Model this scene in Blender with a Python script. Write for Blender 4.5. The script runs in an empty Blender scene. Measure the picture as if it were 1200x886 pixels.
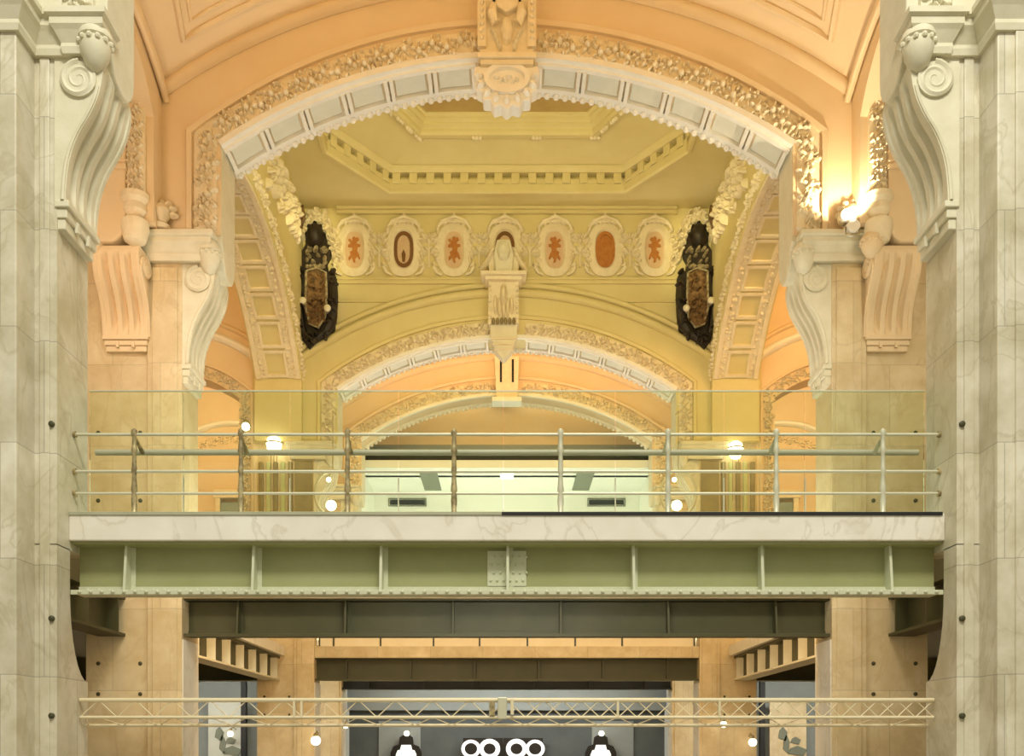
import bpy, bmesh, math, random
from mathutils import Vector
rnd = random.Random(7)
C = bpy.context.scene.collection
scene = bpy.context.scene
F, CX, CY, EYE = 1150.0, 594.0, 873.0, 1.6      # focal length and principal point in px of the 1200x886 frame
def W(px, py, d):
    return ((px-CX)*d/F, d, EYE+(CY-py)*d/F)

# ------------------------------------------------------------------ materials
def mat(name, col, rough=0.6, col2=None, scale=3.0, bump=0.0, metal=0.0, emit=None, estr=0.0, detail=6.0, blocks=None, spec=0.4, vein=None, bscale=40.0):
    m = bpy.data.materials.new(name); m.use_nodes = True
    nt = m.node_tree; b = nt.nodes['Principled BSDF']
    b.inputs['Roughness'].default_value = rough; b.inputs['Metallic'].default_value = metal
    b.inputs['Specular IOR Level'].default_value = spec
    b.inputs['Base Color'].default_value = (*col, 1)
    tc = nt.nodes.new('ShaderNodeTexCoord')
    out = None
    if col2 is not None:
        n = nt.nodes.new('ShaderNodeTexNoise'); n.inputs['Scale'].default_value = scale; n.inputs['Detail'].default_value = detail
        n.inputs['Roughness'].default_value = 0.6
        nt.links.new(tc.outputs['Object'], n.inputs['Vector'])
        r = nt.nodes.new('ShaderNodeValToRGB'); r.color_ramp.elements[0].position = 0.35; r.color_ramp.elements[1].position = 0.68
        r.color_ramp.elements[0].color = (*col, 1); r.color_ramp.elements[1].color = (*col2, 1)
        nt.links.new(n.outputs['Fac'], r.inputs['Fac']); out = r.outputs['Color']
    if vein is not None:
        n = nt.nodes.new('ShaderNodeTexNoise'); n.inputs['Scale'].default_value = 0.9; n.inputs['Detail'].default_value = 9; n.inputs['Distortion'].default_value = 1.6
        mp = nt.nodes.new('ShaderNodeMapping'); mp.inputs['Scale'].default_value = (1.3, 1.3, 0.75); mp.inputs['Rotation'].default_value = (0.4, 0.6, 0.3)
        nt.links.new(tc.outputs['Object'], mp.inputs['Vector']); nt.links.new(mp.outputs['Vector'], n.inputs['Vector'])
        r = nt.nodes.new('ShaderNodeValToRGB'); e = r.color_ramp.elements
        e[0].position = 0.47; e[0].color = (0, 0, 0, 1); e[1].position = 0.5; e[1].color = (1, 1, 1, 1)
        x = e.new(0.52); x.color = (0, 0, 0, 1)
        nt.links.new(n.outputs['Fac'], r.inputs['Fac'])
        mx = nt.nodes.new('ShaderNodeMix'); mx.data_type = 'RGBA'
        sc = nt.nodes.new('ShaderNodeMath'); sc.operation = 'MULTIPLY'; sc.inputs[1].default_value = 0.45
        nt.links.new(r.outputs['Color'], sc.inputs[0]); nt.links.new(sc.outputs[0], mx.inputs['Factor'])
        if out: nt.links.new(out, mx.inputs['A'])
        else: mx.inputs['A'].default_value = (*col, 1)
        mx.inputs['B'].default_value = (*vein, 1); out = mx.outputs['Result']
    if blocks is not None:
        bw, bh, dark = blocks
        sp = nt.nodes.new('ShaderNodeSeparateXYZ'); nt.links.new(tc.outputs['Object'], sp.inputs[0])
        ad = nt.nodes.new('ShaderNodeMath'); ad.operation = 'ADD'
        nt.links.new(sp.outputs['X'], ad.inputs[0]); nt.links.new(sp.outputs['Y'], ad.inputs[1])
        cb = nt.nodes.new('ShaderNodeCombineXYZ'); nt.links.new(ad.outputs[0], cb.inputs[0]); nt.links.new(sp.outputs['Z'], cb.inputs[1])
        br = nt.nodes.new('ShaderNodeTexBrick'); br.inputs['Scale'].default_value = 1.0
        br.inputs['Brick Width'].default_value = bw; br.inputs['Row Height'].default_value = bh; br.inputs['Mortar Size'].default_value = 0.006
        br.inputs['Color1'].default_value = (1, 1, 1, 1); br.inputs['Color2'].default_value = (0.86, 0.85, 0.83, 1); br.inputs['Mortar'].default_value = (dark, dark, dark, 1)
        br.inputs['Mortar Smooth'].default_value = 0.4
        nt.links.new(cb.outputs[0], br.inputs['Vector'])
        mx = nt.nodes.new('ShaderNodeMix'); mx.data_type = 'RGBA'; mx.blend_type = 'MULTIPLY'; mx.inputs['Factor'].default_value = 1.0
        if out: nt.links.new(out, mx.inputs['A'])
        else: mx.inputs['A'].default_value = (*col, 1)
        nt.links.new(br.outputs['Color'], mx.inputs['B']); out = mx.outputs['Result']
    if out: nt.links.new(out, b.inputs['Base Color'])
    if bump:
        n = nt.nodes.new('ShaderNodeTexNoise'); n.inputs['Scale'].default_value = bscale; n.inputs['Detail'].default_value = 4
        nt.links.new(tc.outputs['Object'], n.inputs['Vector'])
        bp = nt.nodes.new('ShaderNodeBump'); bp.inputs['Strength'].default_value = bump; bp.inputs['Distance'].default_value = 0.02
        nt.links.new(n.outputs['Fac'], bp.inputs['Height']); nt.links.new(bp.outputs['Normal'], b.inputs['Normal'])
    if emit:
        b.inputs['Emission Color'].default_value = (*emit, 1); b.inputs['Emission Strength'].default_value = estr
    return m
M = {}
M['marble'] = mat('pale_marble', (0.60, 0.55, 0.39), 0.38, (0.82, 0.78, 0.65), 2.2, 0.04, blocks=(1.25, 1.15, 0.62), vein=(0.50, 0.44, 0.28))
M['slab'] = mat('white_marble', (0.80, 0.76, 0.66), 0.38, (0.88, 0.85, 0.77), 2.0, 0.03, vein=(0.56, 0.50, 0.38))
M['carved'] = mat('carved_stone', (0.70, 0.66, 0.49), 0.6, (0.78, 0.74, 0.58), 4, 0.1)
M['stone'] = mat('warm_stone', (0.66, 0.52, 0.29), 0.5, (0.80, 0.68, 0.45), 2.6, 0.05, blocks=(1.3, 1.2, 0.7), vein=(0.60, 0.46, 0.27))
M['plaster'] = mat('cream_plaster', (0.76, 0.60, 0.38), 0.7, (0.80, 0.65, 0.43), 1.1, 0.04)
M['plaster2'] = mat('yellow_lit_plaster', (0.69, 0.59, 0.285), 0.7, (0.74, 0.65, 0.335), 1.1, 0.04)  # plaster with the crossing's yellow light mixed into its colour
M['white'] = mat('white_stucco', (0.86, 0.83, 0.74), 0.6, (0.90, 0.88, 0.80), 5, 0.08)
M['coffer'] = mat('grey_coffer', (0.74, 0.74, 0.62), 0.6, (0.80, 0.79, 0.68), 5, 0.12)
M['lace'] = mat('carved_stucco', (0.78, 0.68, 0.47), 0.65, (0.86, 0.77, 0.57), 6, 0.15)
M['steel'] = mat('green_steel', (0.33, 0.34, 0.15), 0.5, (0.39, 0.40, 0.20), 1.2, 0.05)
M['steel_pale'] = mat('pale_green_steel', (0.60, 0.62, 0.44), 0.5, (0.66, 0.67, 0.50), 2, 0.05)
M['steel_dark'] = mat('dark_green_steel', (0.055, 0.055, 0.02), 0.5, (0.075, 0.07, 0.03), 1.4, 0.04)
M['black'] = mat('black_steel', (0.012, 0.012, 0.012), 0.6)
M['rail'] = mat('painted_rail', (0.62, 0.62, 0.46), 0.4, (0.70, 0.68, 0.52), 3, metal=0.2)
M['handrail'] = mat('grey_green_handrail', (0.40, 0.41, 0.28), 0.4, (0.46, 0.46, 0.33), 3)
M['bronze'] = mat('worn_bronze', (0.24, 0.19, 0.10), 0.45, (0.62, 0.52, 0.28), 14, metal=0.4)
M['truss'] = mat('cream_truss', (0.78, 0.68, 0.44), 0.45, (0.82, 0.73, 0.52), 3)
M['wood'] = mat('black_carved_wood', (0.012, 0.009, 0.006), 0.5, (0.035, 0.022, 0.012), 6, 0.3)
M['brown'] = mat('brown_carved_wood', (0.06, 0.03, 0.012), 0.5, (0.30, 0.17, 0.07), 9, 0.5)
M['gilt'] = mat('pale_gilt', (0.50, 0.42, 0.26), 0.5, (0.10, 0.07, 0.04), 12, 0.4)
M['roundel'] = mat('cream_roundel', (0.86, 0.80, 0.62), 0.5)
M['pink'] = mat('pink_panel', (0.66, 0.46, 0.28), 0.6, (0.72, 0.54, 0.35), 6)
M['rust'] = mat('rust_emblem', (0.42, 0.15, 0.03), 0.6, (0.52, 0.22, 0.05), 9)
M['rustdark'] = mat('dark_rust', (0.20, 0.09, 0.03), 0.6)
M['room'] = mat('white_room', (0.84, 0.86, 0.78), 0.6, (0.88, 0.89, 0.82), 1.0)
M['vent'] = mat('vent_grey', (0.20, 0.22, 0.17), 0.6)
M['grey'] = mat('grey_wall', (0.29, 0.325, 0.32), 0.7, (0.33, 0.365, 0.36), 1.3)
M['palegrey'] = mat('pale_grey_board', (0.58, 0.60, 0.54), 0.6, (0.64, 0.65, 0.59), 2)
M['darkgrey'] = mat('dark_grey_wall', (0.105, 0.122, 0.122), 0.7, (0.13, 0.148, 0.148), 1.3)
M['bluegrey'] = mat('blue_grey_door', (0.24, 0.31, 0.30), 0.5, (0.30, 0.37, 0.35), 2)
M['ink'] = mat('sign_black', (0.006, 0.006, 0.006), 0.4)
M['paper'] = mat('glowing_sign_white', (0.88, 0.88, 0.86), 0.5, emit=(1, 1, 1), estr=0.55)  # white sign faces given a glow of their own
M['floor'] = mat('floor_stone', (0.42, 0.36, 0.27), 0.35, (0.50, 0.44, 0.33), 0.9, blocks=(1.0, 1.0, 0.7))
M['umber'] = mat('brown_stone_and_shade', (0.26, 0.20, 0.09), 0.5, (0.34, 0.28, 0.13), 2.0)  # also carries the shade on the far pier shafts
M['green'] = mat('green_stone_and_light', (0.50, 0.53, 0.25), 0.5, (0.56, 0.58, 0.30), 2.0)  # flute colour, and the green light on the far pier faces
M['goldbrown'] = mat('gold_brown_plaster', (0.46, 0.32, 0.12), 0.6, (0.54, 0.39, 0.16), 1.5)
M['cream'] = mat('cream_panel', (0.86, 0.76, 0.55), 0.6, (0.90, 0.82, 0.64), 2.0)
M['globe'] = mat('lamp_glass', (0.9, 0.86, 0.75), 0.3, emit=(1.0, 0.90, 0.66), estr=5.0)
M['dl'] = mat('downlight_glass', (0.9, 0.9, 0.88), 0.3, emit=(1.0, 0.98, 0.90), estr=4.0)
def glass_mat():
    m = bpy.data.materials.new('green_glass'); m.use_nodes = True; nt = m.node_tree; nt.nodes.clear()
    o = nt.nodes.new('ShaderNodeOutputMaterial'); mx = nt.nodes.new('ShaderNodeMixShader'); t = nt.nodes.new('ShaderNodeBsdfTransparent'); g = nt.nodes.new('ShaderNodeBsdfGlossy')
    t.inputs['Color'].default_value = (0.925, 0.968, 0.885, 1); g.inputs['Roughness'].default_value = 0.02; g.inputs['Color'].default_value = (0.8, 1.0, 0.8, 1)
    fr = nt.nodes.new('ShaderNodeFresnel'); fr.inputs['IOR'].default_value = 1.4
    nt.links.new(fr.outputs[0], mx.inputs[0]); nt.links.new(t.outputs[0], mx.inputs[1]); nt.links.new(g.outputs[0], mx.inputs[2]); nt.links.new(mx.outputs[0], o.inputs[0])
    return m
M['glass'] = glass_mat()

# ------------------------------------------------------------------ mesh helpers
ORG = {}
def normals2(path, closed=False):
    """mitred left normals of a 2-D polyline"""
    n = len(path); out = []
    def seg(i, j):
        dx, dz = path[j][0]-path[i][0], path[j][1]-path[i][1]; l = math.hypot(dx, dz) or 1
        return (-dz/l, dx/l)
    for i in range(n):
        if closed: a, b = seg((i-1) % n, i), seg(i, (i+1) % n)
        else:
            a = seg(i-1, i) if i else seg(0, 1)
            b = seg(i, i+1) if i < n-1 else a
            if i == 0: a = b
        sx, sz = a[0]+b[0], a[1]+b[1]; l = math.hypot(sx, sz) or 1
        sx, sz = sx/l, sz/l
        k = 1/max(0.35, sx*a[0]+sz*a[1])
        out.append((sx*k, sz*k))
    return out
class MB:
    def __init__(s, xf=None): s.v = []; s.f = []; s.xf = xf or (lambda a, b, c: (a, b, c))
    def p(s, a, b, c): s.v.append(s.xf(a, b, c)); return len(s.v)-1
    def box(s, x0, x1, y0, y1, z0, z1):
        i = [s.p(x, y, z) for z in (z0, z1) for y in (y0, y1) for x in (x0, x1)]
        for q in ((0,1,3,2),(4,5,7,6),(0,1,5,4),(2,3,7,6),(0,2,6,4),(1,3,7,5)): s.f.append([i[k] for k in q])
        return s
    def frustum(s, x0, x1, z0, z1, y0, y1, inset):
        """box on an x-z rectangle whose y1 face is inset"""
        a = [s.p(x, y0, z) for x, z in ((x0,z0),(x1,z0),(x1,z1),(x0,z1))]
        b = [s.p(x, y1, z) for x, z in ((x0+inset,z0+inset),(x1-inset,z0+inset),(x1-inset,z1-inset),(x0+inset,z1-inset))]
        s.f += [a, b] + [[a[k], a[(k+1)%4], b[(k+1)%4], b[k]] for k in range(4)]
        return s
    def prism(s, pts, y0, y1, swap=False):
        """polygon in (a,c) extruded in b; swap: polygon in (b,c) extruded in a"""
        mk = (lambda q, t: s.p(t, q[0], q[1])) if swap else (lambda q, t: s.p(q[0], t, q[1]))
        a = [mk(q, y0) for q in pts]; b = [mk(q, y1) for q in pts]; n = len(pts)
        s.f += [a, b] + [[a[k], a[(k+1)%n], b[(k+1)%n], b[k]] for k in range(n)]
        return s
    def plan(s, pts, z0, z1):
        a = [s.p(q[0], q[1], z0) for q in pts]; b = [s.p(q[0], q[1], z1) for q in pts]; n = len(pts)
        s.f += [a, b] + [[a[k], a[(k+1)%n], b[(k+1)%n], b[k]] for k in range(n)]
        return s
    def sweep(s, path, prof, mp=None, closed=False, side=1, loop=True):
        """prof: (offset along the path's left normal*side, depth). mp(u,v,h)->local xyz; default u->x, h->y, v->z"""
        mp = mp or (lambda u, v, h: (u, h, v))
        ns = normals2(path, closed); rows = []
        for (u, v), (nu, nv) in zip(path, ns):
            rows.append([s.p(*mp(u+nu*o*side, v+nv*o*side, h)) for o, h in prof])
        n, m = len(rows), len(prof)
        for i in range(n if closed else n-1):
            a, b = rows[i], rows[(i+1) % n]
            for k in range(m if loop else m-1):
                s.f.append([a[k], a[(k+1)%m], b[(k+1)%m], b[k]])
        if not closed and loop: s.f += [rows[0], rows[-1][::-1]]
        return s
    def tube(s, pts, r, n=8, caps=True, closed=False):
        pts = [Vector(q) for q in pts]; rows = []; L = len(pts); up = None
        for i, q in enumerate(pts):
            if closed: t = pts[(i+1)%L]-pts[i-1]
            else: t = pts[min(i+1, L-1)]-pts[max(i-1, 0)]
            t = t.normalized()
            if up is None: up = Vector((0,0,1)) if abs(t.z) < 0.9 else Vector((1,0,0))
            a = t.cross(up); a = a.normalized() if a.length > 1e-6 else t.orthogonal().normalized()
            b = a.cross(t).normalized(); up = b
            rr = r[i] if isinstance(r, (list, tuple)) else r
            rows.append([s.p(*(q+a*math.cos(k*2*math.pi/n)*rr+b*math.sin(k*2*math.pi/n)*rr)) for k in range(n)])
        for i in range(L if closed else L-1):
            a, b = rows[i], rows[(i+1)%L]
            for k in range(n): s.f.append([a[k], a[(k+1)%n], b[(k+1)%n], b[k]])
        if caps and not closed: s.f += [rows[0][::-1], rows[-1]]
        return s
    def lathe(s, c, prof, n=20, axis='z', arc=None):
        """prof: (radius, height) along axis from point c"""
        rows = []
        for r, h in prof:
            row = []
            for k in range(n):
                a = k*2*math.pi/n; x, y = r*math.cos(a), r*math.sin(a)
                if axis == 'z': row.append(s.p(c[0]+x, c[1]+y, c[2]+h))
                elif axis == 'y': row.append(s.p(c[0]+x, c[1]+h, c[2]+y))
                else: row.append(s.p(c[0]+h, c[1]+x, c[2]+y))
            rows.append(row)
        for a, b in zip(rows, rows[1:]):
            for k in range(n): s.f.append([a[k], a[(k+1)%n], b[(k+1)%n], b[k]])
        s.f += [rows[0][::-1], rows[-1]]
        return s
    def bump(s, u, v, h, ru, rv, rh, ang=0.0, n=8, mp=None):
        """half ellipsoid standing on a plane; local axes u,v in plane, h toward -h"""
        mp = mp or (lambda u, v, h: (u, h, v))
        ca, sa = math.cos(ang), math.sin(ang); rows = []
        for rr, hh in ((1.0, 0.0), (0.78, 0.62), (0.36, 0.94)):
            row = []
            for k in range(n):
                a = k*2*math.pi/n; x, y = ru*rr*math.cos(a), rv*rr*math.sin(a)
                row.append(s.p(*mp(u+x*ca-y*sa, v+x*sa+y*ca, h-rh*hh)))
            rows.append(row)
        for a, b in zip(rows, rows[1:]):
            for k in range(n): s.f.append([a[k], a[(k+1)%n], b[(k+1)%n], b[k]])
        s.f.append(rows[-1])
        return s
    def sphere(s, c, r, nu=16, nv=10, sz=1.0, z0=-1.0, z1=1.0):
        prof = []
        for k in range(nv+1):
            a = math.asin(z0)+(math.asin(z1)-math.asin(z0))*k/nv
            prof.append((max(1e-4, r*math.cos(a)), r*sz*math.sin(a)))
        return s.lathe(c, prof, nu)
    def build(s, name, m, parent=None, smooth=False, bevel=0.0):
        o0 = ORG.get(parent.name, Vector((0,0,0))) if parent else Vector((0,0,0))
        me = bpy.data.meshes.new(name)
        me.from_pydata([tuple(Vector(q)-o0) for q in s.v], [], s.f)
        bm = bmesh.new(); bm.from_mesh(me); bmesh.ops.recalc_face_normals(bm, faces=bm.faces); bm.to_mesh(me); bm.free()
        me.materials.append(M[m])
        if smooth:
            for q in me.polygons: q.use_smooth = True
            me.update()
        ob = bpy.data.objects.new(name, me); C.objects.link(ob)
        if parent: ob.parent = parent
        ORG[ob.name] = o0
        if smooth:
            try: me.set_sharp_from_angle(angle=math.radians(38))
            except Exception: pass
        if bevel:
            md = ob.modifiers.new('edge', 'BEVEL'); md.width = bevel; md.segments = 2; md.limit_method = 'ANGLE'; md.angle_limit = math.radians(40)
        return ob
def tag(o, label, cat, group=None):
    o['label'] = label; o['category'] = cat
    if group: o['group'] = group
    return o
def thing(name, label, cat, loc, group=None):
    o = bpy.data.objects.new(name, None); C.objects.link(o); o.location = loc; o.empty_display_size = 0.2
    ORG[o.name] = Vector(loc)
    return tag(o, label, cat, group)
def struct(o): o['kind'] = 'structure'; return o
def copy_tree(o, parent=None):
    c = o.copy(); C.objects.link(c); ORG[c.name] = ORG.get(o.name, Vector((0,0,0)))
    if parent: c.parent = parent
    for ch in list(o.children): copy_tree(ch, c)
    return c
def arc(a, zs, h, n=40, u0=None, u1=None):
    R = (a*a+h*h)/(2*h); zc = zs+h-R
    t0 = -math.asin(a/R) if u0 is None else math.asin(u0/R); t1 = math.asin(a/R) if u1 is None else math.asin(u1/R)
    return [(R*math.sin(t0+(t1-t0)*k/n), zc+R*math.cos(t0+(t1-t0)*k/n)) for k in range(n+1)]
def arcR(a, zs, h): R = (a*a+h*h)/(2*h); return R, zs+h-R
def arcbox(mb, R, zc, t0, t1, w0, w1, r0, r1, n=6):
    rows = []
    for k in range(n+1):
        t = t0+(t1-t0)*k/n; s_, c_ = math.sin(t), math.cos(t)
        rows.append([mb.p((R+r)*s_, w, zc+(R+r)*c_) for r, w in ((r0,w0),(r1,w0),(r1,w1),(r0,w1))])
    for a, b in zip(rows, rows[1:]):
        for k in range(4): mb.f.append([a[k], a[(k+1)%4], b[(k+1)%4], b[k]])
    mb.f += [rows[0], rows[-1][::-1]]
def lace(mb, path, n0, n1, h, depth, step, seed, side=1, mp=None):
    """foliage relief along a path: scrolls, leaves and buds between two offsets"""
    r = random.Random(seed); ns = normals2(path); L = [0.0]
    for a, b in zip(path, path[1:]): L.append(L[-1]+math.hypot(b[0]-a[0], b[1]-a[1]))
    tot = L[-1]; k = 0; s = step*0.5; wd = n1-n0
    while s < tot:
        i = max(j for j in range(len(L)) if L[j] <= s); i = min(i, len(path)-2)
        f = (s-L[i])/max(1e-6, L[i+1]-L[i])
        u = path[i][0]+(path[i+1][0]-path[i][0])*f; v = path[i][1]+(path[i+1][1]-path[i][1])*f
        nu = ns[i][0]*(1-f)+ns[i+1][0]*f; nv = ns[i][1]*(1-f)+ns[i+1][1]*f; l = math.hypot(nu, nv); nu, nv = nu/l*side, nv/l*side
        ang = math.atan2(nv, nu)
        def at(o, t): return u+nu*(n0+o*wd)+nv*t, v+nv*(n0+o*wd)-nu*t
        flip = 1 if k % 2 else -1
        mid = 0.5+0.12*flip
        q = at(mid, 0); mb.bump(q[0], q[1], h, wd*0.17, wd*0.17, depth*1.1, 0, 8, mp)
        for j in range(5):
            aa = ang+j*2*math.pi/5+r.uniform(-.3, .3)
            x, y = math.cos(aa)*wd*0.30, math.sin(aa)*wd*0.30
            mb.bump(q[0]+x, q[1]+y, h, wd*0.17, wd*0.075, depth*r.uniform(.55, 1), aa, 6, mp)
        for j in range(7):
            q2 = at(r.uniform(0.03, 0.97), step*r.uniform(-.5, .5))
            mb.bump(q2[0], q2[1], h, wd*r.uniform(.09, .16), wd*r.uniform(.04, .07), depth*r.uniform(.4, .9), ang+r.uniform(-1.2, 1.2), 6, mp)
        q3 = at(0.94 if flip > 0 else 0.06, step*0.5); mb.bump(q3[0], q3[1], h, wd*0.12, wd*0.12, depth*0.8, 0, 6, mp)
        s += step; k += 1
    return mb
def loft_profile(pts, n=28):
    """Catmull-Rom through 2-D points"""
    out = []
    P = [pts[0]]+pts+[pts[-1]]
    for i in range(1, len(P)-2):
        for k in range(max(2, n//len(pts))):
            t = k/max(2, n//len(pts))
            q = []
            for c in (0, 1):
                p0, p1, p2, p3 = P[i-1][c], P[i][c], P[i+1][c], P[i+2][c]
                q.append(0.5*(2*p1+(p2-p0)*t+(2*p0-5*p1+4*p2-p3)*t*t+(3*p1-p0-3*p2+p3)*t**3))
            out.append(tuple(q))
    out.append(pts[-1]); return out
# ------------------------------------------------------------------ the plan: depths of the four cross walls
DA0, DA1 = 10.10, 10.84
DB0, DB1 = 14.40, 15.15
DC0, DC1 = 24.30, 25.05
DD0, DD1 = 28.30, 29.00
MIDY = (DB1+DC0)/2
# ------------------------------------------------------------------ scroll bracket (n = projection, b = breadth, z)
SCROLL = [(0.44, 8.72), (0.475, 8.58), (0.465, 8.42), (0.42, 8.24), (0.34, 8.07), (0.25, 7.92), (0.18, 7.76), (0.13, 7.58), (0.105, 7.38), (0.095, 7.20)]
def bracket(parent, xf0, half, mk, dz=0.0, zk=1.0):
    xf = lambda n, b, z: xf0(n, b, 8.72+(z-8.72)*zk)
    S = loft_profile(SCROLL, 40)
    bs = [-1.0, -0.86, -0.84]
    for k in range(3):
        c = -0.5+k*0.5
        for j in (-0.19, -0.15, -0.11, -0.07, 0.0, 0.07, 0.11, 0.15, 0.19): bs.append(c+j)
    bs += [0.84, 0.86, 1.0]
    def off(b):
        if abs(b) >= 0.86: return 0.0
        o = -0.022
        for k in range(3):
            t = abs(b-(-0.5+k*0.5))/0.15
            if t < 1: o -= 0.095*math.cos(t*math.pi/2)**0.6
        return o
    mb = MB(xf)
    rows = []
    for i, (n, z) in enumerate(S):
        t = i/(len(S)-1); fl = max(0.0, min(1.0, (t-0.10)/0.12, (0.97-t)/0.12))
        rows.append([mb.p(max(n+off(b)*fl, 0.012), b*half, z+dz) for b in bs])
    for a, b in zip(rows, rows[1:]):
        for k in range(len(bs)-1): mb.f.append([a[k], a[k+1], b[k+1], b[k]])
    for e in (0, -1):
        base = [mb.p(-0.02, bs[e]*half, S[-1][1]+dz), mb.p(-0.02, bs[e]*half, S[0][1]+dz)]
        mb.f.append([r[e] for r in rows]+base)
    b0 = [mb.p(-0.02, b*half, S[0][1]+dz) for b in bs]; b1 = [mb.p(-0.02, b*half, S[-1][1]+dz) for b in bs]
    for k in range(len(bs)-1):
        mb.f.append([rows[0][k], rows[0][k+1], b0[k+1], b0[k]]); mb.f.append([rows[-1][k], rows[-1][k+1], b1[k+1], b1[k]])
    br = mb.build('scroll_bracket', mk, parent, smooth=True)
    for e in (-1, 1):
        v = MB(xf); h0 = e*half
        spi = []
        for k in range(46):
            a = math.pi/2+k*0.29; rr = 0.185-0.0034*k
            spi.append((0.24+math.cos(a)*rr*0.98, h0+e*0.015, 8.43+dz+math.sin(a)*rr))
        v.tube(spi, [0.034-0.0003*k for k in range(46)], 6)
        disc = [(0.24+0.18*math.cos(k*math.pi/10), 8.43+dz+0.18*math.sin(k*math.pi/10)) for k in range(20)]
        a = [v.p(q[0], h0, q[1]) for q in disc]; b = [v.p(q[0], h0+e*0.03, q[1]) for q in disc]
        v.f += [a, b]+[[a[k], a[(k+1)%20], b[(k+1)%20], b[k]] for k in range(20)]
        v.build('volute', mk, br, smooth=True)
        fl = MB(xf); fl.tube([(n-0.03, h0+e*0.006, z+dz) for n, z in S[9:]], 0.02, 6); fl.build('edge_fillet', mk, br, smooth=True)
    ft = MB(xf)
    ft.box(-0.02, 0.13, -half*1.02, half*1.02, 7.13+dz, 7.20+dz); ft.box(-0.02, 0.10, -half*0.95, half*0.95, 7.03+dz, 7.13+dz)
    ft.box(-0.02, 0.075, -half*0.9, half*0.9, 6.92+dz, 7.03+dz)
    ft.build('bracket_foot', mk, parent, bevel=0.01)
    for e in (-0.35, 0.35):
        g = MB(xf); g.box(0.09, 0.125, (e-0.06)*half*1.0, (e+0.06)*half, 6.98+dz, 7.09+dz); g.build('peg', mk, parent)
    bud = MB(xf)
    bud.lathe((0.41, -half-0.02, 0), [(0.02, 8.50+dz), (0.09, 8.55+dz), (0.14, 8.66+dz), (0.155, 8.74+dz), (0.15, 8.80+dz), (0.17, 8.82+dz), (0.165, 8.87+dz), (0.09, 8.98+dz), (0.04, 9.04+dz)], 18)
    for k in range(12):
        a = k*math.pi/6; bud.sphere((0.41+0.155*math.cos(a), -half-0.02+0.155*math.sin(a), 8.78+dz), 0.03, 6, 4)
    bud.build('bud', mk, parent, smooth=True)
ENT = [(-0.05, 8.66), (0.035, 8.66), (0.05, 8.72), (0.045, 8.76), (0.10, 8.86), (0.13, 8.90), (0.13, 8.97), (0.165, 8.99), (0.165, 9.05), (0.10, 9.09), (-0.05, 9.09)]
def entablature(parent, path, mk, side=1, dz=0.0):
    mb = MB(); mb.sweep(path, [(o, z+dz) for o, z in ENT], mp=lambda u, v, h: (u, v, h), side=side)
    return mb.build('entablature', mk, parent)
def tongue(parent, xf, mk, t=0.42, depth=0.75, z1=10.6):
    """springing block of an arch: rounded foot toward the back"""
    mb = MB(xf); pts = [(0.0, z1), (0.0, 9.0)]
    for k in range(13):
        a = math.pi*(1+k/12); pts.append((depth*0.56+math.cos(a)*depth*0.44, 8.9+math.sin(a)*0.36))
    pts += [(depth, z1)]
    mb.prism(pts, 0.0, t, swap=True)
    return mb.build('arch_springer', mk, parent, bevel=0.02)

# ------------------------------------------------------------------ the four piers of each cross wall
def studs(parent, pts, y):
    for x, z in pts:
        mb = MB(); mb.lathe((x, y, z), [(0.03, 0.02), (0.03, -0.006), (0.012, -0.014)], 10, 'y'); mb.build('anchor_stud', 'steel_dark', parent)
def near_pier(s, lab):
    t = thing('marble_pier', lab, 'pier', (s*5.6, 10.3, 0), 'marble piers of the nearest cross wall')
    X = lambda x: s*x
    m = MB(); m.box(X(4.63), X(7.6), DA0, DA1, 3.66, 9.1)
    # below the footbridge the back edge is cut in a curve
    cut = [(DA0, -0.02), (DA0, 3.67), (10.40, 3.67), (10.40, 3.24)]
    for k in range(9):
        a = k/8*math.pi/2; cut.append((10.40+0.44*(1-math.cos(a)), 3.24-0.95*math.sin(a)))
    cut += [(DA1, -0.02)]
    m.prism(cut, X(4.63), X(7.6), swap=True)
    m.build('shaft', 'marble', t)
    p = MB(); p.box(X(4.86), X(7.6), 9.72, DA0+0.02, -0.02, 9.1); p.build('pilaster', 'marble', t, bevel=0.015)
    p = MB(); p.box(X(4.70), X(4.80), 10.075, DA0+0.01, 0.0, 8.66); p.build('edge_strip', 'marble', t, bevel=0.008)
    p = MB(); p.box(X(5.03), X(7.5), 9.69, 9.73, 0.0, 8.66); p.build('facing_panel', 'marble', t, bevel=0.01)
    xf = lambda n, b, z: (X(4.63-n), (DA0+DA1)/2+b, z)
    bracket(t, xf, 0.385, 'carved')
    entablature(t, [(X(7.6), 9.72), (X(4.86), 9.72), (X(4.86), 10.08), (X(4.50), 10.08), (X(4.50), 10.05), (X(4.22), 10.05), (X(4.22), 10.30)], 'carved', side=s)
    tongue(t, lambda u, w, z: (X(4.12+u), DA0+0.02+w, z), 'carved', t=0.5, depth=0.74)
    p = MB(); p.box(X(4.55), X(4.84), 10.02, DA0+0.02, 9.08, 10.6); p.frustum(X(4.9), X(5.6), 9.12, 10.6, 9.73, 9.69, 0.03); p.build('attic_panel', 'carved', t, bevel=0.012)
    L = MB(); lace(L, [(X(4.40), 9.02), (X(4.40), 10.6)], -0.14, 0.14, 10.06, 0.07, 0.16, 5); L.build('carved_strip', 'carved', t, smooth=True)
    L = MB(); L.box(X(4.24), X(4.56), 10.055, 10.14, 9.05, 10.6); L.build('strip_ground', 'carved', t)
    studs(t, [(X(4.95), z) for z in (2.0, 2.6, 6.3, 7.3)]+[(X(4.68), z) for z in (1.9, 2.9, 4.9)], 9.70 if False else 10.08)
    return t
near_pier(-1, 'pale marble pier with a scroll bracket filling the left edge of the picture')
near_pier(1, 'pale marble pier with a scroll bracket filling the right edge of the picture')

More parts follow.
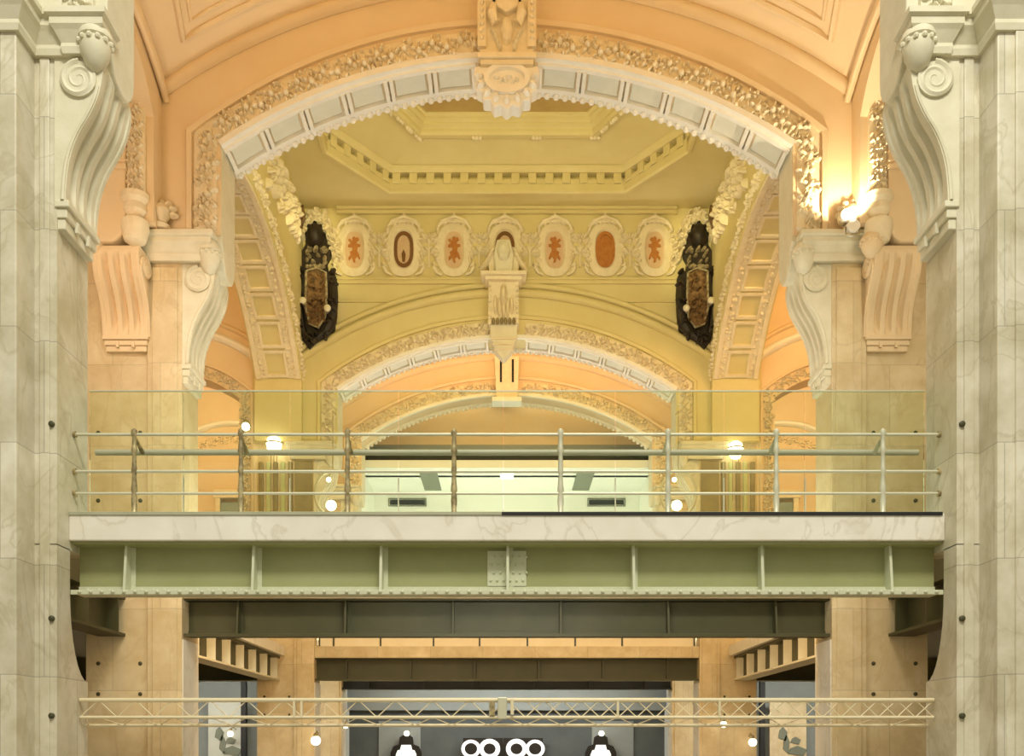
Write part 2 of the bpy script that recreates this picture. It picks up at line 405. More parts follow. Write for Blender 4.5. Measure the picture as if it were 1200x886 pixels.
def mid_pier(s, lab, d0, d1, frontal=True, grp=None, fluted=False):
    t = thing('stone_pier', lab, 'pier', (s*5.4, d0+0.3, 0), grp)
    X = lambda x: s*x
    m = MB(); m.box(X(4.77), X(6.2), d0+0.06, d1, -0.02, 10.62 if fluted else 9.1)
    m.build('shaft', 'stone', t)
    p = MB(); p.box(X(4.77), X(5.28), d0, d0+0.08, -0.01, 8.68); p.box(X(4.83), X(5.2), d0-0.025, d0+0.01, 0.0, 8.6); p.build('pilaster', 'stone', t, bevel=0.01)
    e = MB(); e.box(X(4.755), X(4.775), d0+0.02, d1-0.02, 0.0, 3.15); e.build('lit_reveal_facing', 'slab', t)  # white facing stands in for light falling on the reveal
    xf = lambda n, b, z: (X(4.77-n), (d0+d1)/2+b, z)
    bracket(t, xf, 0.36, 'carved')
    entablature(t, [(X(5.30), d0+0.06), (X(5.30), d0-0.06), (X(4.42), d0-0.06), (X(4.42), d0+0.3)], 'carved', side=s)
    tongue(t, lambda u, w, z: (X(4.185+u), d0+0.025+w, z), 'carved', t=0.5, depth=0.69, z1=10.42)
    if frontal:
        # the bracket that carries the side arch faces the viewer
        xf2 = lambda n, b, z: (X(5.58)+b, d0+0.06-n, z)
        bracket(t, xf2, 0.33, 'plaster', dz=0.02, zk=0.76)
        g = MB(); pts = [(X(5.43), 11.0), (X(5.43), 9.10)]
        for k in range(11):
            a = k/10*math.pi/2; pts.append((X(5.43+0.22*(1-math.cos(a))), 9.10-0.34*math.sin(a)))
        pts += [(X(5.96), 8.76), (X(5.96), 11.0)]
        g.prism(pts, d0-0.44, d0+0.1); g.build('side_arch_springer', 'plaster', t, bevel=0.03)
        g = MB(); g.box(X(5.41), X(5.98), d0-0.48, d0, 9.78, 9.85); g.box(X(5.41), X(5.98), d0-0.465, d0, 9.89, 9.93); g.build('springer_band', 'plaster', t, bevel=0.01)
        L = MB(); lace(L, [(X(5.30), 9.1), (X(5.30), 11.2)], -0.11, 0.11, d0-0.40, 0.08, 0.15, 11); L.box(X(5.17), X(5.42), d0-0.4, d0+0.05, 9.3, 11.3); L.build('carved_strip', 'lace', t, smooth=True)
        bd = MB(); bd.lathe((X(5.32), d0-0.36, 0), [(0.03, 8.72), (0.15, 8.80), (0.2, 8.98), (0.19, 9.08), (0.11, 9.14), (0.17, 9.22), (0.15, 9.32), (0.2, 9.38), (0.2, 9.46), (0.05, 9.47)], 18); bd.build('capital_bud', 'lace', t, smooth=True)
        sh = MB(); q = [(X(5.03)+0.13*math.cos(k*math.pi/6), 9.28+0.16*math.sin(k*math.pi/6)) for k in range(12)]
        sh.lathe((X(5.03), d0-0.12, 9.1), [(0.10, 0), (0.13, 0.05), (0.07, 0.10), (0.12, 0.18), (0.14, 0.26), (0.09, 0.34), (0.03, 0.38)], 14)
        for k in range(7):
            a = k*math.pi/6; sh.bump(X(5.03)+0.17*math.cos(a), 9.32+0.17*math.sin(a), d0-0.06, 0.075, 0.045, 0.10, a)
        sh.build('carved_finial', 'lace', t, smooth=True)
    else:
        L = MB(); lace(L, [(X(5.02), 9.15), (X(5.02), 10.6)], -0.07, 0.07, d0+0.05, 0.05, 0.13, 21)
        lace(L, [(X(4.84), 9.15), (X(4.84), 10.6)], -0.05, 0.05, d0+0.05, 0.05, 0.12, 22); L.build('carved_strip', 'lace', t, smooth=True)
    if fluted:
        p = MB(); p.box(X(4.80), X(5.25), d0-0.03, d0+0.02, 6.2, 8.62); p.build('shaded_facing', 'umber', t)  # shade on the shaft below the entablature, built as brown facing
        for k, x in enumerate((5.32, 5.50, 5.68, 5.86, 6.04)):
            f = MB(); f.box(X(x), X(x+0.11), d0+0.0, d0+0.08, 6.2, 8.62); f.build('flute', 'green' if k % 2 else 'umber', t, bevel=0.02)
        for z in (9.35, 9.72, 9.85, 10.30):
            r = MB(); r.box(X(5.42), X(5.95), d0+0.03, d0+0.07, z, z+0.035); r.build('panel_rule', 'umber', t)
        p = MB(); p.box(X(4.86), X(5.0), d0+0.03, d0+0.07, 9.1, 10.4); p.build('green_lit_panel', 'green', t, bevel=0.01)  # green light on the pier face, coloured in as a panel
    studs(t, [(X(x), z) for x in (5.40, 6.02) for z in (2.35, 2.8, 5.2, 6.2)], d0+0.055)
    return t
mid_pier(-1, 'tan stone pier with peach side bracket just behind the left end of the footbridge', DB0, DB1, grp='piers behind the footbridge')
mid_pier(1, 'cream stone pier with side bracket just behind the right end of the footbridge', DB0, DB1, grp='piers behind the footbridge')
mid_pier(-1, 'stone pier under the left carved arms at the far side of the vault', DC0, DC1, False, 'piers under the two carved arms', True)
mid_pier(1, 'stone pier under the right carved arms at the far side of the vault', DC0, DC1, False, 'piers under the two carved arms', True)
mid_pier(-1, 'farthest pier on the left, beside the white ceiling room', DD0, DD1, False, 'farthest piers')
mid_pier(1, 'farthest pier on the right, beside the white ceiling room', DD0, DD1, False, 'farthest piers')

# ------------------------------------------------------------------ cross walls with their arches
AA = (4.2, 10.40, 1.30)          # intrados
AF = (4.65, 10.58, 1.60)         # frame fillet
AO = (5.06, 11.18, 1.60)         # outer roll
def opening_wall(name, d0, d1, a, Wd, z0, zt, m):
    pts = [(-Wd, z0), (-Wd, zt), (Wd, zt), (Wd, z0)]+[(a[0], z0)]+arc(*a)[::-1]+[(-a[0], z0)]
    mb = MB(); mb.prism(pts, d0, d1); return struct(mb.build(name, m))
opening_wall('wall_near', DA0+0.03, DA1, AA, 7.6, 9.08, 13.4, 'carved')
opening_wall('wall_front', DB0, DB1, AA, 6.3, 9.08, 15.0, 'plaster')
opening_wall('wall_middle', DC0, DC1, AA, 6.3, 9.08, 15.2, 'plaster2')
opening_wall('wall_far', DD0, DD1, AA, 6.3, 9.08, 15.0, 'plaster')
def jamb_path(a, z0): return [(-a[0], z0)]+arc(*a)+[(a[0], z0)]
def arch(lab, d0, d1, grp, roll=True, seed=1, key=0.46, mw='plaster', coffers=True):
    t = thing('coffered_arch', lab, 'arch', (0, d0, 9.1), grp)
    dp = d1-d0
    if roll:
        for i, (o, r) in enumerate(((0.0, 0.10), (0.20, 0.065))):
            mb = MB(); prof = [(o+r*math.cos(k*math.pi/6), d0-0.02-r*1.1*max(-0.2, math.sin(k*math.pi/6))) for k in range(12)]
            mb.sweep(arc(AO[0], AO[1], AO[2], 56), prof); mb.build('outer_moulding', mw, t, smooth=True)
    mb = MB(); mb.sweep(jamb_path(AF, 9.12), [(-0.04, d0-0.06), (0.03, d0-0.075), (0.06, d0-0.02), (0.06, d0+0.02), (-0.04, d0+0.02)]); mb.build('frame_moulding', mw, t)
    # swelling band between frame and roll
    base = jamb_path((4.22, AA[1], AA[2]), 9.12)
    for half in ([q for q in base if q[0] < -0.36], [q for q in base if q[0] > 0.36]):
        L = MB(); lace(L, half, 0.04, 0.36, d0-0.005, 0.11, 0.20, seed); L.sweep(half, [(0.035, d0-0.012), (0.365, d0-0.012), (0.365, d0+0.03), (0.035, d0+0.03)]); L.build('carved_frieze', 'lace', t, smooth=True)
    R, zc = arcR(*AA); T = math.asin(AA[0]/R)
    bd = MB(); arcbox(bd, R, zc, -T, T, -0.05+d0, d0+0.05, -0.035, 0.05, 48); bd.build('front_bead', 'white', t)
    if coffers:
        t0 = math.asin(key/R); n = 6
        for sg in (-1, 1):
            for k in range(n):
                a, b = t0+(T-t0)*k/n, t0+(T-t0)*(k+1)/n
                a, b = (a, b) if sg > 0 else (-b, -a)
                e = 0.0075
                m = MB()
                arcbox(m, R, zc, a, b, d0+0.05, d0+0.13, -0.07, 0.0, 6); arcbox(m, R, zc, a, b, d1-0.17, d1-0.08, -0.07, 0.0, 6)
                arcbox(m, R, zc, a+0.002, a+0.002+e, d0+0.1, d1-0.12, -0.09, 0.0, 1); arcbox(m, R, zc, b-e-0.002, b-0.002, d0+0.1, d1-0.12, -0.09, 0.0, 1)
                cf = m.build('coffer_frame', 'white', t)
                m = MB(); arcbox(m, R, zc, a+e+0.006, b-e-0.006, d0+0.155, d1-0.195, -0.03, 0.01, 6); m.build('coffer_panel', 'coffer', cf, bevel=0.01)
    fr = MB()
    arcbox(fr, R, zc, -T, T, d1-0.08, d1+0.03, -0.06, 0.04, 48)
    nn = 64
    for k in range(nn):
        a = -T+2*T*(k+0.5)/nn
        fr.sphere((math.sin(a)*(R-0.075), d1-0.03, zc+math.cos(a)*(R-0.075)), 0.055, 6, 4)
    fr.build('scalloped_edge', 'white', t)
    return t
arch('large white coffered arch nearest the camera, above the footbridge', DB0, DB1, None, seed=3)
arch('smaller white coffered arch below the row of cartouches', DC0, DC1, None, seed=9, mw='plaster2')
arch('farthest and smallest arch, seen above the white ceiling room', DD0, DD1, None, seed=13, coffers=False)

# ------------------------------------------------------------------ vaults of the two narrow bays
def vz(x, y, y0, y1):
    R, zc = arcR(*AO); yc, hy = (y0+y1)/2, (y1-y0)/2
    return zc+math.sqrt(R*R-min(abs(x), 5.06)**2)+0.5*max(0, 1-((y-yc)/hy)**2)
def vault(name, y0, y1, m):
    mb = MB(); nx, ny = 60, 20
    g = [[mb.p(-5.06+10.12*i/nx, y0+(y1-y0)*j/ny, vz(-5.06+10.12*i/nx, y0+(y1-y0)*j/ny, y0, y1)) for j in range(ny+1)] for i in range(nx+1)]
    for i in range(nx):
        for j in range(ny): mb.f.append([g[i][j], g[i+1][j], g[i+1][j+1], g[i][j+1]])
    o = struct(mb.build(name, m, smooth=True))
    md = o.modifiers.new('thick', 'SOLIDIFY'); md.thickness = 0.2; md.offset = 1.0
    return o
vault('ceiling', DA1, DB0, 'plaster'); vault('ceiling', DC1, DD0, 'plaster')
def vault_frames(y0, y1, lab, gs):
    yc = (y0+y1)/2
    for s in (-1, 1):
        t = thing('ceiling_panel_moulding', lab % ('left' if s < 0 else 'right'), 'moulding', (s*4.4, yc, 11.8))
        for o, r in ((0.0, 0.05), (0.16, 0.03)):
            yb, xa = y1-0.40-o, 4.62-o
            pts = [(s*(0.9+o+k*(xa-0.9-o)/24), yb) for k in range(25)]+[(s*(xa-0.35*k/8), yb-(yb-(y0+0.4+o))*k/8) for k in range(1, 9)]
            mb = MB(); mb.tube([(x, y, vz(x, y, y0, y1)-0.01) for x, y in pts], r, 6); mb.build('panel_border', 'plaster', t, smooth=True)
        # the rib along the side arch
        mb = MB()
        for o, r in ((0.0, 0.09), (0.17, 0.05)):
            mb.tube([(s*(5.06-o*0.4), y0+(y1-y0)*k/20, vz(5.06, y0+(y1-y0)*k/20, y0, y1)+0.02-o*0.9) for k in range(21)], r, 8)
        mb.build('side_roll', 'plaster', t, smooth=True)
vault_frames(DA1, DB0, 'orange vault panel moulding over the %s corner of the nearest bay', None)
vault_frames(DC1, DD0, 'vault panel moulding in the %s corner of the far bay beyond the cartouches', None)
def side_wall(y0, y1, name, s, m, a=None, z0=9.08, zt=14.95, xin=5.2, xout=6.2):
    """side wall of a bay with its arch; local u along y"""
    yc = (y0+y1)/2; hw = (y1-y0)/2
    pts = [(-hw, z0), (-hw, zt), (hw, zt), (hw, z0), (a[0], z0)]+arc(*a)[::-1]+[(-a[0], z0)]
    mb = MB(lambda u, w, z: (s*(xin+w), yc+u, z)); mb.prism(pts, 0, xout-xin); return struct(mb.build(name, m))
for s, nm in ((-1, 'wall_left'), (1, 'wall_right')):
    side_wall(DA1, DB0, nm, s, 'plaster', (1.44, 10.6, 0.75), xin=5.06, xout=6.15)
    side_wall(DC1, DD0, nm, s, 'plaster', (1.25, 10.6, 0.75), xin=5.06, xout=6.15)
    side_wall(DB1, DC0, nm, s, 'plaster2', (4.40, 10.62, 2.10), xin=5.05, xout=6.20)
# ------------------------------------------------------------------ crossing: side arches
def side_arch(s, lab):
    t = thing('side_arch', lab, 'arch', (s*5.6, MIDY, 10.6), 'great side arches of the square vault')
    xf = lambda u, w, z: (s*(5.05+w), MIDY+u, z)
    A = (4.40, 10.62, 2.10); R, zc = arcR(*A); T = math.asin(A[0]/R)
    for w0, w1, nm in ((0.02, 0.12, 'inner_bead'), (1.0, 1.1, 'outer_bead')):
        mb = MB(xf); arcbox(mb, R, zc, -T, T, w0, w1, -0.07, 0.02, 40); mb.build(nm, 'lace', t)
    n = 14
    for k in range(n):
        a, b = -T+2*T*k/n, -T+2*T*(k+1)/n; e = 0.006
        mb = MB(xf); arcbox(mb, R, zc, a+e, a+3*e, 0.33, 0.82, -0.05, 0.01, 1); arcbox(mb, R, zc, b-3*e, b-e, 0.33, 0.82, -0.05, 0.01, 1)
        arcbox(mb, R, zc, a+e, b-e, 0.30, 0.36, -0.05, 0.01, 4); arcbox(mb, R, zc, a+e, b-e, 0.80, 0.86, -0.05, 0.01, 4)
        mb.build('soffit_panel', 'lace', t)
    for w, sd in ((0.22, 31), (0.92, 32)):
        L = MB(xf); r = random.Random(sd); nn = 60; arcbox(L, R, zc, -T, T, w-0.09, w+0.09, -0.015, 0.02, 40)
        for k in range(nn):
            a = -T+2*T*(k+.5)/nn
            for j in range(3):
                aa = a+r.uniform(-.01, .01); ww = w+r.uniform(-.06, .06); rr = R-0.01
                L.sphere((math.sin(aa)*rr, ww, zc+math.cos(aa)*rr), r.uniform(.03, .055), 6, 4)
        L.build('carved_edge', 'lace', t)
    # carved face towards the vault
    xg = lambda u, w, z: (s*(5.05+w), MIDY+u, z)
    L = MB(xg); lace(L, arc(A[0], A[1]+0.05, A[2], 40), 0.04, 0.40, 0.0, 0.08, 0.30, 40)
    L.build('carved_face', 'lace', t, smooth=True)
side_arch(-1, 'great side arch with carved soffit left of the left carved arms')
side_arch(1, 'great side arch with carved soffit right of the right carved arms')
# carved corner garlands above the arms
def garland(s, lab):
    t = thing('corner_garland', lab, 'ornament', (s*4.75, DC0-0.2, 14.0), 'carved garlands over the two arms')
    L = MB(); r = random.Random(50)
    for k in range(60):
        f = k/59; x = 5.02-0.88*f**1.2; z = 14.2+0.5*math.sin(f*3.0)-0.7*f**3
        for j in range(3):
            L.bump(s*(x+r.uniform(-.1, .1)), z+r.uniform(-.14, .16), DC0+0.0, r.uniform(.06, .12), r.uniform(.04, .07), r.uniform(.12, .28), r.uniform(0, 3), 7)
    L.build('leaves', 'lace', t, smooth=True)
    L = MB(lambda u, w, z: (s*(5.05+w), u, z))
    for k in range(110):
        f = r.random(); u = DC0-0.5-f*3.4; z = 14.1+r.uniform(-.55, .5)-0.25*f
        L.bump(u, z, 0.0, r.uniform(.07, .15), r.uniform(.04, .08), r.uniform(.06, .20), r.uniform(0, 3), 7)
    L.build('side_leaves', 'lace', t, smooth=True)
    rb = MB(); rb.tube([(s*5.0, DC0-0.35, 14.75), (s*4.97, DC0-0.42, 14.5), (s*5.02, DC0-0.36, 14.2)], [0.05, 0.07, 0.04], 6); rb.build('ribbon', 'brown', t, smooth=True)
garland(-1, 'carved leaf garland above the left carved arms'); garland(1, 'carved leaf garland above the right carved arms')

# ------------------------------------------------------------------ crossing ceiling
ZC = 14.88
def octo(w, e, hy, ey): return [(-e, MIDY+hy), (-w, MIDY+ey), (-w, MIDY-ey), (-e, MIDY-hy), (e, MIDY-hy), (w, MIDY-ey), (w, MIDY+ey), (e, MIDY+hy)]
O1 = octo(4.10, 2.85, 3.85, 2.22)
mb = MB()
outer = [(-2.85, DC0), (-5.1, MIDY+2.22), (-5.1, MIDY-2.22), (-2.85, DB1), (2.85, DB1), (5.1, MIDY-2.22), (5.1, MIDY+2.22), (2.85, DC0)]
corner = {0: (-5.1, DC0), 2: (-5.1, DB1), 4: (5.1, DB1), 6: (5.1, DC0)}
ii = [mb.p(x, y, ZC) for x, y in O1]; oo = [mb.p(x, y, ZC) for x, y in outer]
for k in range(8):
    j = (k+1) % 8
    if k in corner: mb.f.append([ii[k], ii[j], oo[j], mb.p(*corner[k], ZC), oo[k]])
    else: mb.f.append([ii[k], ii[j], oo[j], oo[k]])
o = struct(mb.build('ceiling', 'plaster2')); md = o.modifiers.new('thick', 'SOLIDIFY'); md.thickness = 0.12; md.offset = 1.0
mpz = lambda u, v, h: (u, v, h)
t = thing('octagonal_cornice', 'large dentilled octagonal cornice round the ceiling of the square vault', 'cornice', (0, MIDY, ZC))
mb = MB(); mb.sweep(O1, [(-0.02, ZC-0.06), (0.05, ZC-0.06), (0.09, ZC-0.02), (0.09, ZC+0.16), (0.0, ZC+0.18), (-0.12, ZC+0.18)], mp=mpz, closed=True); mb.build('lower_band', 'plaster2', t)
mb = MB(); mb.sweep(O1, [(-0.12, ZC+0.16), (-0.06, ZC+0.16), (-0.06, ZC+0.42), (-0.12, ZC+0.42)], mp=mpz, closed=True); mb.sweep(O1, [(-0.08, ZC+0.15), (0.10, ZC+0.15), (0.10, ZC+0.26), (-0.08, ZC+0.26)], mp=mpz, closed=True); mb.build('recess', 'plaster2', t)
mb = MB(); mb.sweep(O1, [(-0.06, ZC+0.40), (0.17, ZC+0.38), (0.24, ZC+0.44), (0.26, ZC+0.50), (0.18, ZC+0.55), (-0.06, ZC+0.55)], mp=mpz, closed=True); mb.build('upper_moulding', 'plaster2', t)
dn = MB()
for k in range(8):
    (x0, y0), (x1, y1) = O1[k], O1[(k+1) % 8]; l = math.hypot(x1-x0, y1-y0); n = max(3, round(l/0.40))
    ux, uy = (x1-x0)/l, (y1-y0)/l; nx, ny = -uy, ux
    for j in range(n):
        c = (j+0.5)/n*l
        q = []
        for a, b in ((-0.10, -0.07), (0.10, -0.07), (0.10, 0.13), (-0.10, 0.13)): q.append((x0+ux*(c+a)+nx*b, y0+uy*(c+a)+ny*b))
        dn.plan(q, ZC+0.15, ZC+0.40)
dn.build('dentil_course', 'plaster2', t, bevel=0.02)
O2 = octo(2.50, 1.98, 2.66, 1.75)
mb = MB(); a = [mb.p(x*0.955, MIDY+(y-MIDY)*0.955, ZC+0.50) for x, y in O1]; b = [mb.p(x, y, ZC+0.72) for x, y in O2]
for k in range(8): mb.f.append([a[k], a[(k+1)%8], b[(k+1)%8], b[k]])
o = struct(mb.build('ceiling', 'plaster2')); md = o.modifiers.new('thick', 'SOLIDIFY'); md.thickness = 0.1; md.offset = 1.0
t = thing('inner_cornice', 'small stepped octagonal moulding in the middle of the vault ceiling', 'cornice', (0, MIDY, ZC+0.6))
mb = MB(); mb.sweep(O2, [(-0.10, ZC+0.62), (0.02, ZC+0.62), (0.06, ZC+0.68), (0.06, ZC+0.74), (0.16, ZC+0.78), (0.16, ZC+0.83), (0.24, ZC+0.86), (0.24, ZC+0.92), (0.30, ZC+0.94), (0.30, ZC+1.0), (-0.10, ZC+1.0)], mp=mpz, closed=True); mb.build('stepped_moulding', 'plaster2', t)
mb = MB()
for k in range(8):
    (x0, y0), (x1, y1) = O2[k], O2[(k+1) % 8]
    for f in (0.0, 0.33, 0.67):
        for j in (-1, 0, 1):
            x, y = x0+(x1-x0)*f+j*0.08*(x1-x0)/math.hypot(x1-x0, y1-y0), y0+(y1-y0)*f+j*0.08*(y1-y0)/math.hypot(x1-x0, y1-y0)
            mb.sphere((x*1.02, MIDY+(y-MIDY)*1.02, ZC+0.60), 0.05, 8, 5)
mb.build('bead_cluster', 'lace', t, smooth=True)
mb = MB(); mb.plan([(x*0.9, MIDY+(y-MIDY)*0.9) for x, y in O2], ZC+0.97, ZC+1.07); struct(mb.build('ceiling', 'goldbrown'))

# ------------------------------------------------------------------ frieze of cartouches on the middle wall
def cartouche():
    t = thing('cartouche', '', 'cartouche', (0, 0, 0), 'painted cartouches in the frieze')
    el = lambda a, b, n=28: [(a*math.copysign(abs(math.cos(k*2*math.pi/n))**0.8, math.cos(k*2*math.pi/n)), b*math.copysign(abs(math.sin(k*2*math.pi/n))**0.8, math.sin(k*2*math.pi/n))) for k in range(n)]
    mb = MB(); mb.sweep(el(0.34, 0.57)[::-1], [(-0.09, 0.02), (-0.09, -0.04), (-0.05, -0.05), (0.03, -0.10), (0.08, -0.10), (0.12, -0.05), (0.12, 0.02)], closed=True, side=-1); mb.build('frame', 'lace', t, smooth=True)
    mb = MB(); mb.prism(el(0.27, 0.46), -0.05, 0.02); mb.build('panel', 'pink', t)
    r = random.Random(3)
    for sx in (-1, 1):
        mb = MB()
        for k in range(9):
            a = -1.1+k*0.27; mb.bump(sx*(0.44+0.05*math.sin(k*2.1)), a*0.45, 0.0, 0.10, 0.055, 0.12, math.pi/2-sx*0.5+0.3*k, 8)
        mb.tube([(sx*0.30, -0.05, -0.62), (sx*0.42, -0.09, -0.58), (sx*0.5, -0.09, -0.46), (sx*0.46, -0.08, -0.38), (sx*0.40, -0.07, -0.42)], 0.035, 6)
        mb.build('side_scroll', 'lace', t, smooth=True)
    mb = MB()
    mb.tube([(0.40*math.cos(math.pi*k/12), -0.05, 0.55+0.16*math.sin(math.pi*k/12)) for k in range(13)], 0.045, 6)
    for k in range(5): mb.bump(-0.22+0.11*k, 0.66+0.05*math.cos((k-2)*0.8), 0.0, 0.05, 0.07, 0.10, 0)
    mb.tube([(-0.42, -0.04, 0.50), (-0.30, -0.07, 0.70), (0, -0.09, 0.80), (0.30, -0.07, 0.70), (0.42, -0.04, 0.50)], 0.04, 6); mb.bump(0, 0.84, 0, 0.05, 0.12, 0.10, 0); mb.bump(0, 0.84, 0, 0.13, 0.04, 0.08, 0); mb.bump(-0.10, 0.93, 0, 0.05, 0.04, 0.06, .8); mb.bump(0.10, 0.93, 0, 0.05, 0.04, 0.06, -.8)
    mb.build('crown', 'lace', t, smooth=True)
    return t
LION = [(-.02,-.30),(.05,-.33),(.04,-.22),(.10,-.16),(.16,-.24),(.20,-.22),(.16,-.10),(.10,-.02),(.12,.08),(.20,.10),(.20,.15),(.10,.16),(.09,.22),(.16,.27),(.13,.33),(.04,.32),(.01,.36),(-.05,.31),(-.04,.24),(-.13,.30),(-.18,.26),(-.08,.18),(-.17,.14),(-.18,.08),(-.06,.08),(-.04,.0),(-.13,-.06),(-.10,-.12),(-.17,-.20),(-.15,-.27),(-.06,-.18)]
pr = cartouche()
xs = [-3.78, -2.55, -1.31, -0.05, 1.19, 2.43, 3.66]
lab = ['cartouche with a rust lion, first from the left carved arms', 'cartouche with a dark oval frame, second from the left carved arms', 'cartouche with a rust lion just left of the middle keystone', 'middle cartouche, half hidden behind the winged keystone', 'cartouche with a rust lion just right of the middle keystone', 'cartouche with a plain rust oval, second from the right carved arms', 'cartouche with a rust lion, first from the right carved arms']
cs = [pr]+[copy_tree(pr) for _ in range(6)]
for k, x in enumerate(xs):
    c = cs[k]
    c.location = (x, DC0, 13.84); c['label'] = lab[k]
    mb = MB(); nm = 'emblem'
    if k in (0, 2, 4, 6):
        mb.prism([(p[0]*0.80*(1 if k < 3 else -1), p[1]*0.95-0.02) for p in LION], -0.075, -0.04); ml = 'rust'
    else:
        el = lambda a, b, n=24: [(a*math.cos(q*2*math.pi/n), b*math.copysign(abs(math.sin(q*2*math.pi/n))**0.7, math.sin(q*2*math.pi/n))) for q in range(n)]
        mb.sweep(el(0.20, 0.40)[::-1], [(-0.04, -0.04), (-0.04, -0.08), (0.04, -0.08), (0.04, -0.04)], closed=True, side=-1)
        ml = 'rustdark' if k != 5 else 'rust'
        if k == 5: mb.prism(el(0.16, 0.35), -0.065, -0.04)
        else: mb.prism([(-0.03, -0.3), (0.03, -0.3), (0.05, -0.12), (0, 0.0), (-0.05, -0.12)], -0.08, -0.04)
    ORG.pop(c.name, None); e = mb.build(nm, ml, None); e.parent = c
def frieze_ornament():
    t = thing('leaf_ornament', '', 'ornament', (0, 0, 0), 'leaf ornaments between the cartouches')
    mb = MB()
    for k in range(7):
        a = math.pi*k/6; mb.bump(0.13*math.cos(a), 0.22+0.13*math.sin(a), 0, 0.085, 0.04, 0.09, a)
    mb.bump(0, 0.2, 0, 0.07, 0.07, 0.12); mb.build('flower', 'lace', t, smooth=True)
    mb = MB()
    for sx in (-1, 1):
        for k in range(5): mb.bump(sx*(0.05+0.04*k), 0.02-0.10*k+0.02*k*k, 0, 0.09, 0.04, 0.08, sx*(0.9-0.3*k))
    mb.tube([(0, -0.03, 0.1), (0, -0.05, -0.2), (0, -0.03, -0.45)], 0.03, 6); mb.build('leaves', 'lace', t, smooth=True)
    return t
po = frieze_ornament()
for k in range(6):
    c = po if k == 0 else copy_tree(po)
    c.location = ((xs[k]+xs[k+1])/2, DC0, 13.86)
    c['label'] = ['leaf ornament between the first and second cartouche from the left', 'leaf ornament between the second and third cartouche from the left', 'leaf ornament between the middle cartouche and the lion on its left', 'leaf ornament between the middle cartouche and the lion on its right', 'leaf ornament between the second and third cartouche from the right', 'leaf ornament between the first and second cartouche from the right'][k]
t = thing('frieze_moulding', 'straight string mouldings above and below the row of cartouches', 'moulding', (0, DC0, 13.1))
mb = MB(); mb.box(-5.05, 5.05, DC0-0.10, DC0+0.01, 13.08, 13.14); mb.box(-5.05, 5.05, DC0-0.06, DC0+0.01, 13.0, 13.09); mb.build('lower_moulding', 'plaster2', t, bevel=0.012)
mb = MB(); mb.box(-4.2, 4.2, DC0-0.10, DC0+0.01, 14.72, 14.80); mb.box(-4.2, 4.2, DC0-0.16, DC0+0.01, 14.80, ZC-0.005); mb.build('upper_moulding', 'plaster2', t, bevel=0.012)
mb = MB(); mb.box(-5.0, -2.6, DC0-0.05, DC0+0.01, 12.55, 12.60); mb.box(2.6, 5.0, DC0-0.05, DC0+0.01, 12.55, 12.60); mb.build('spandrel_moulding', 'plaster2', t)
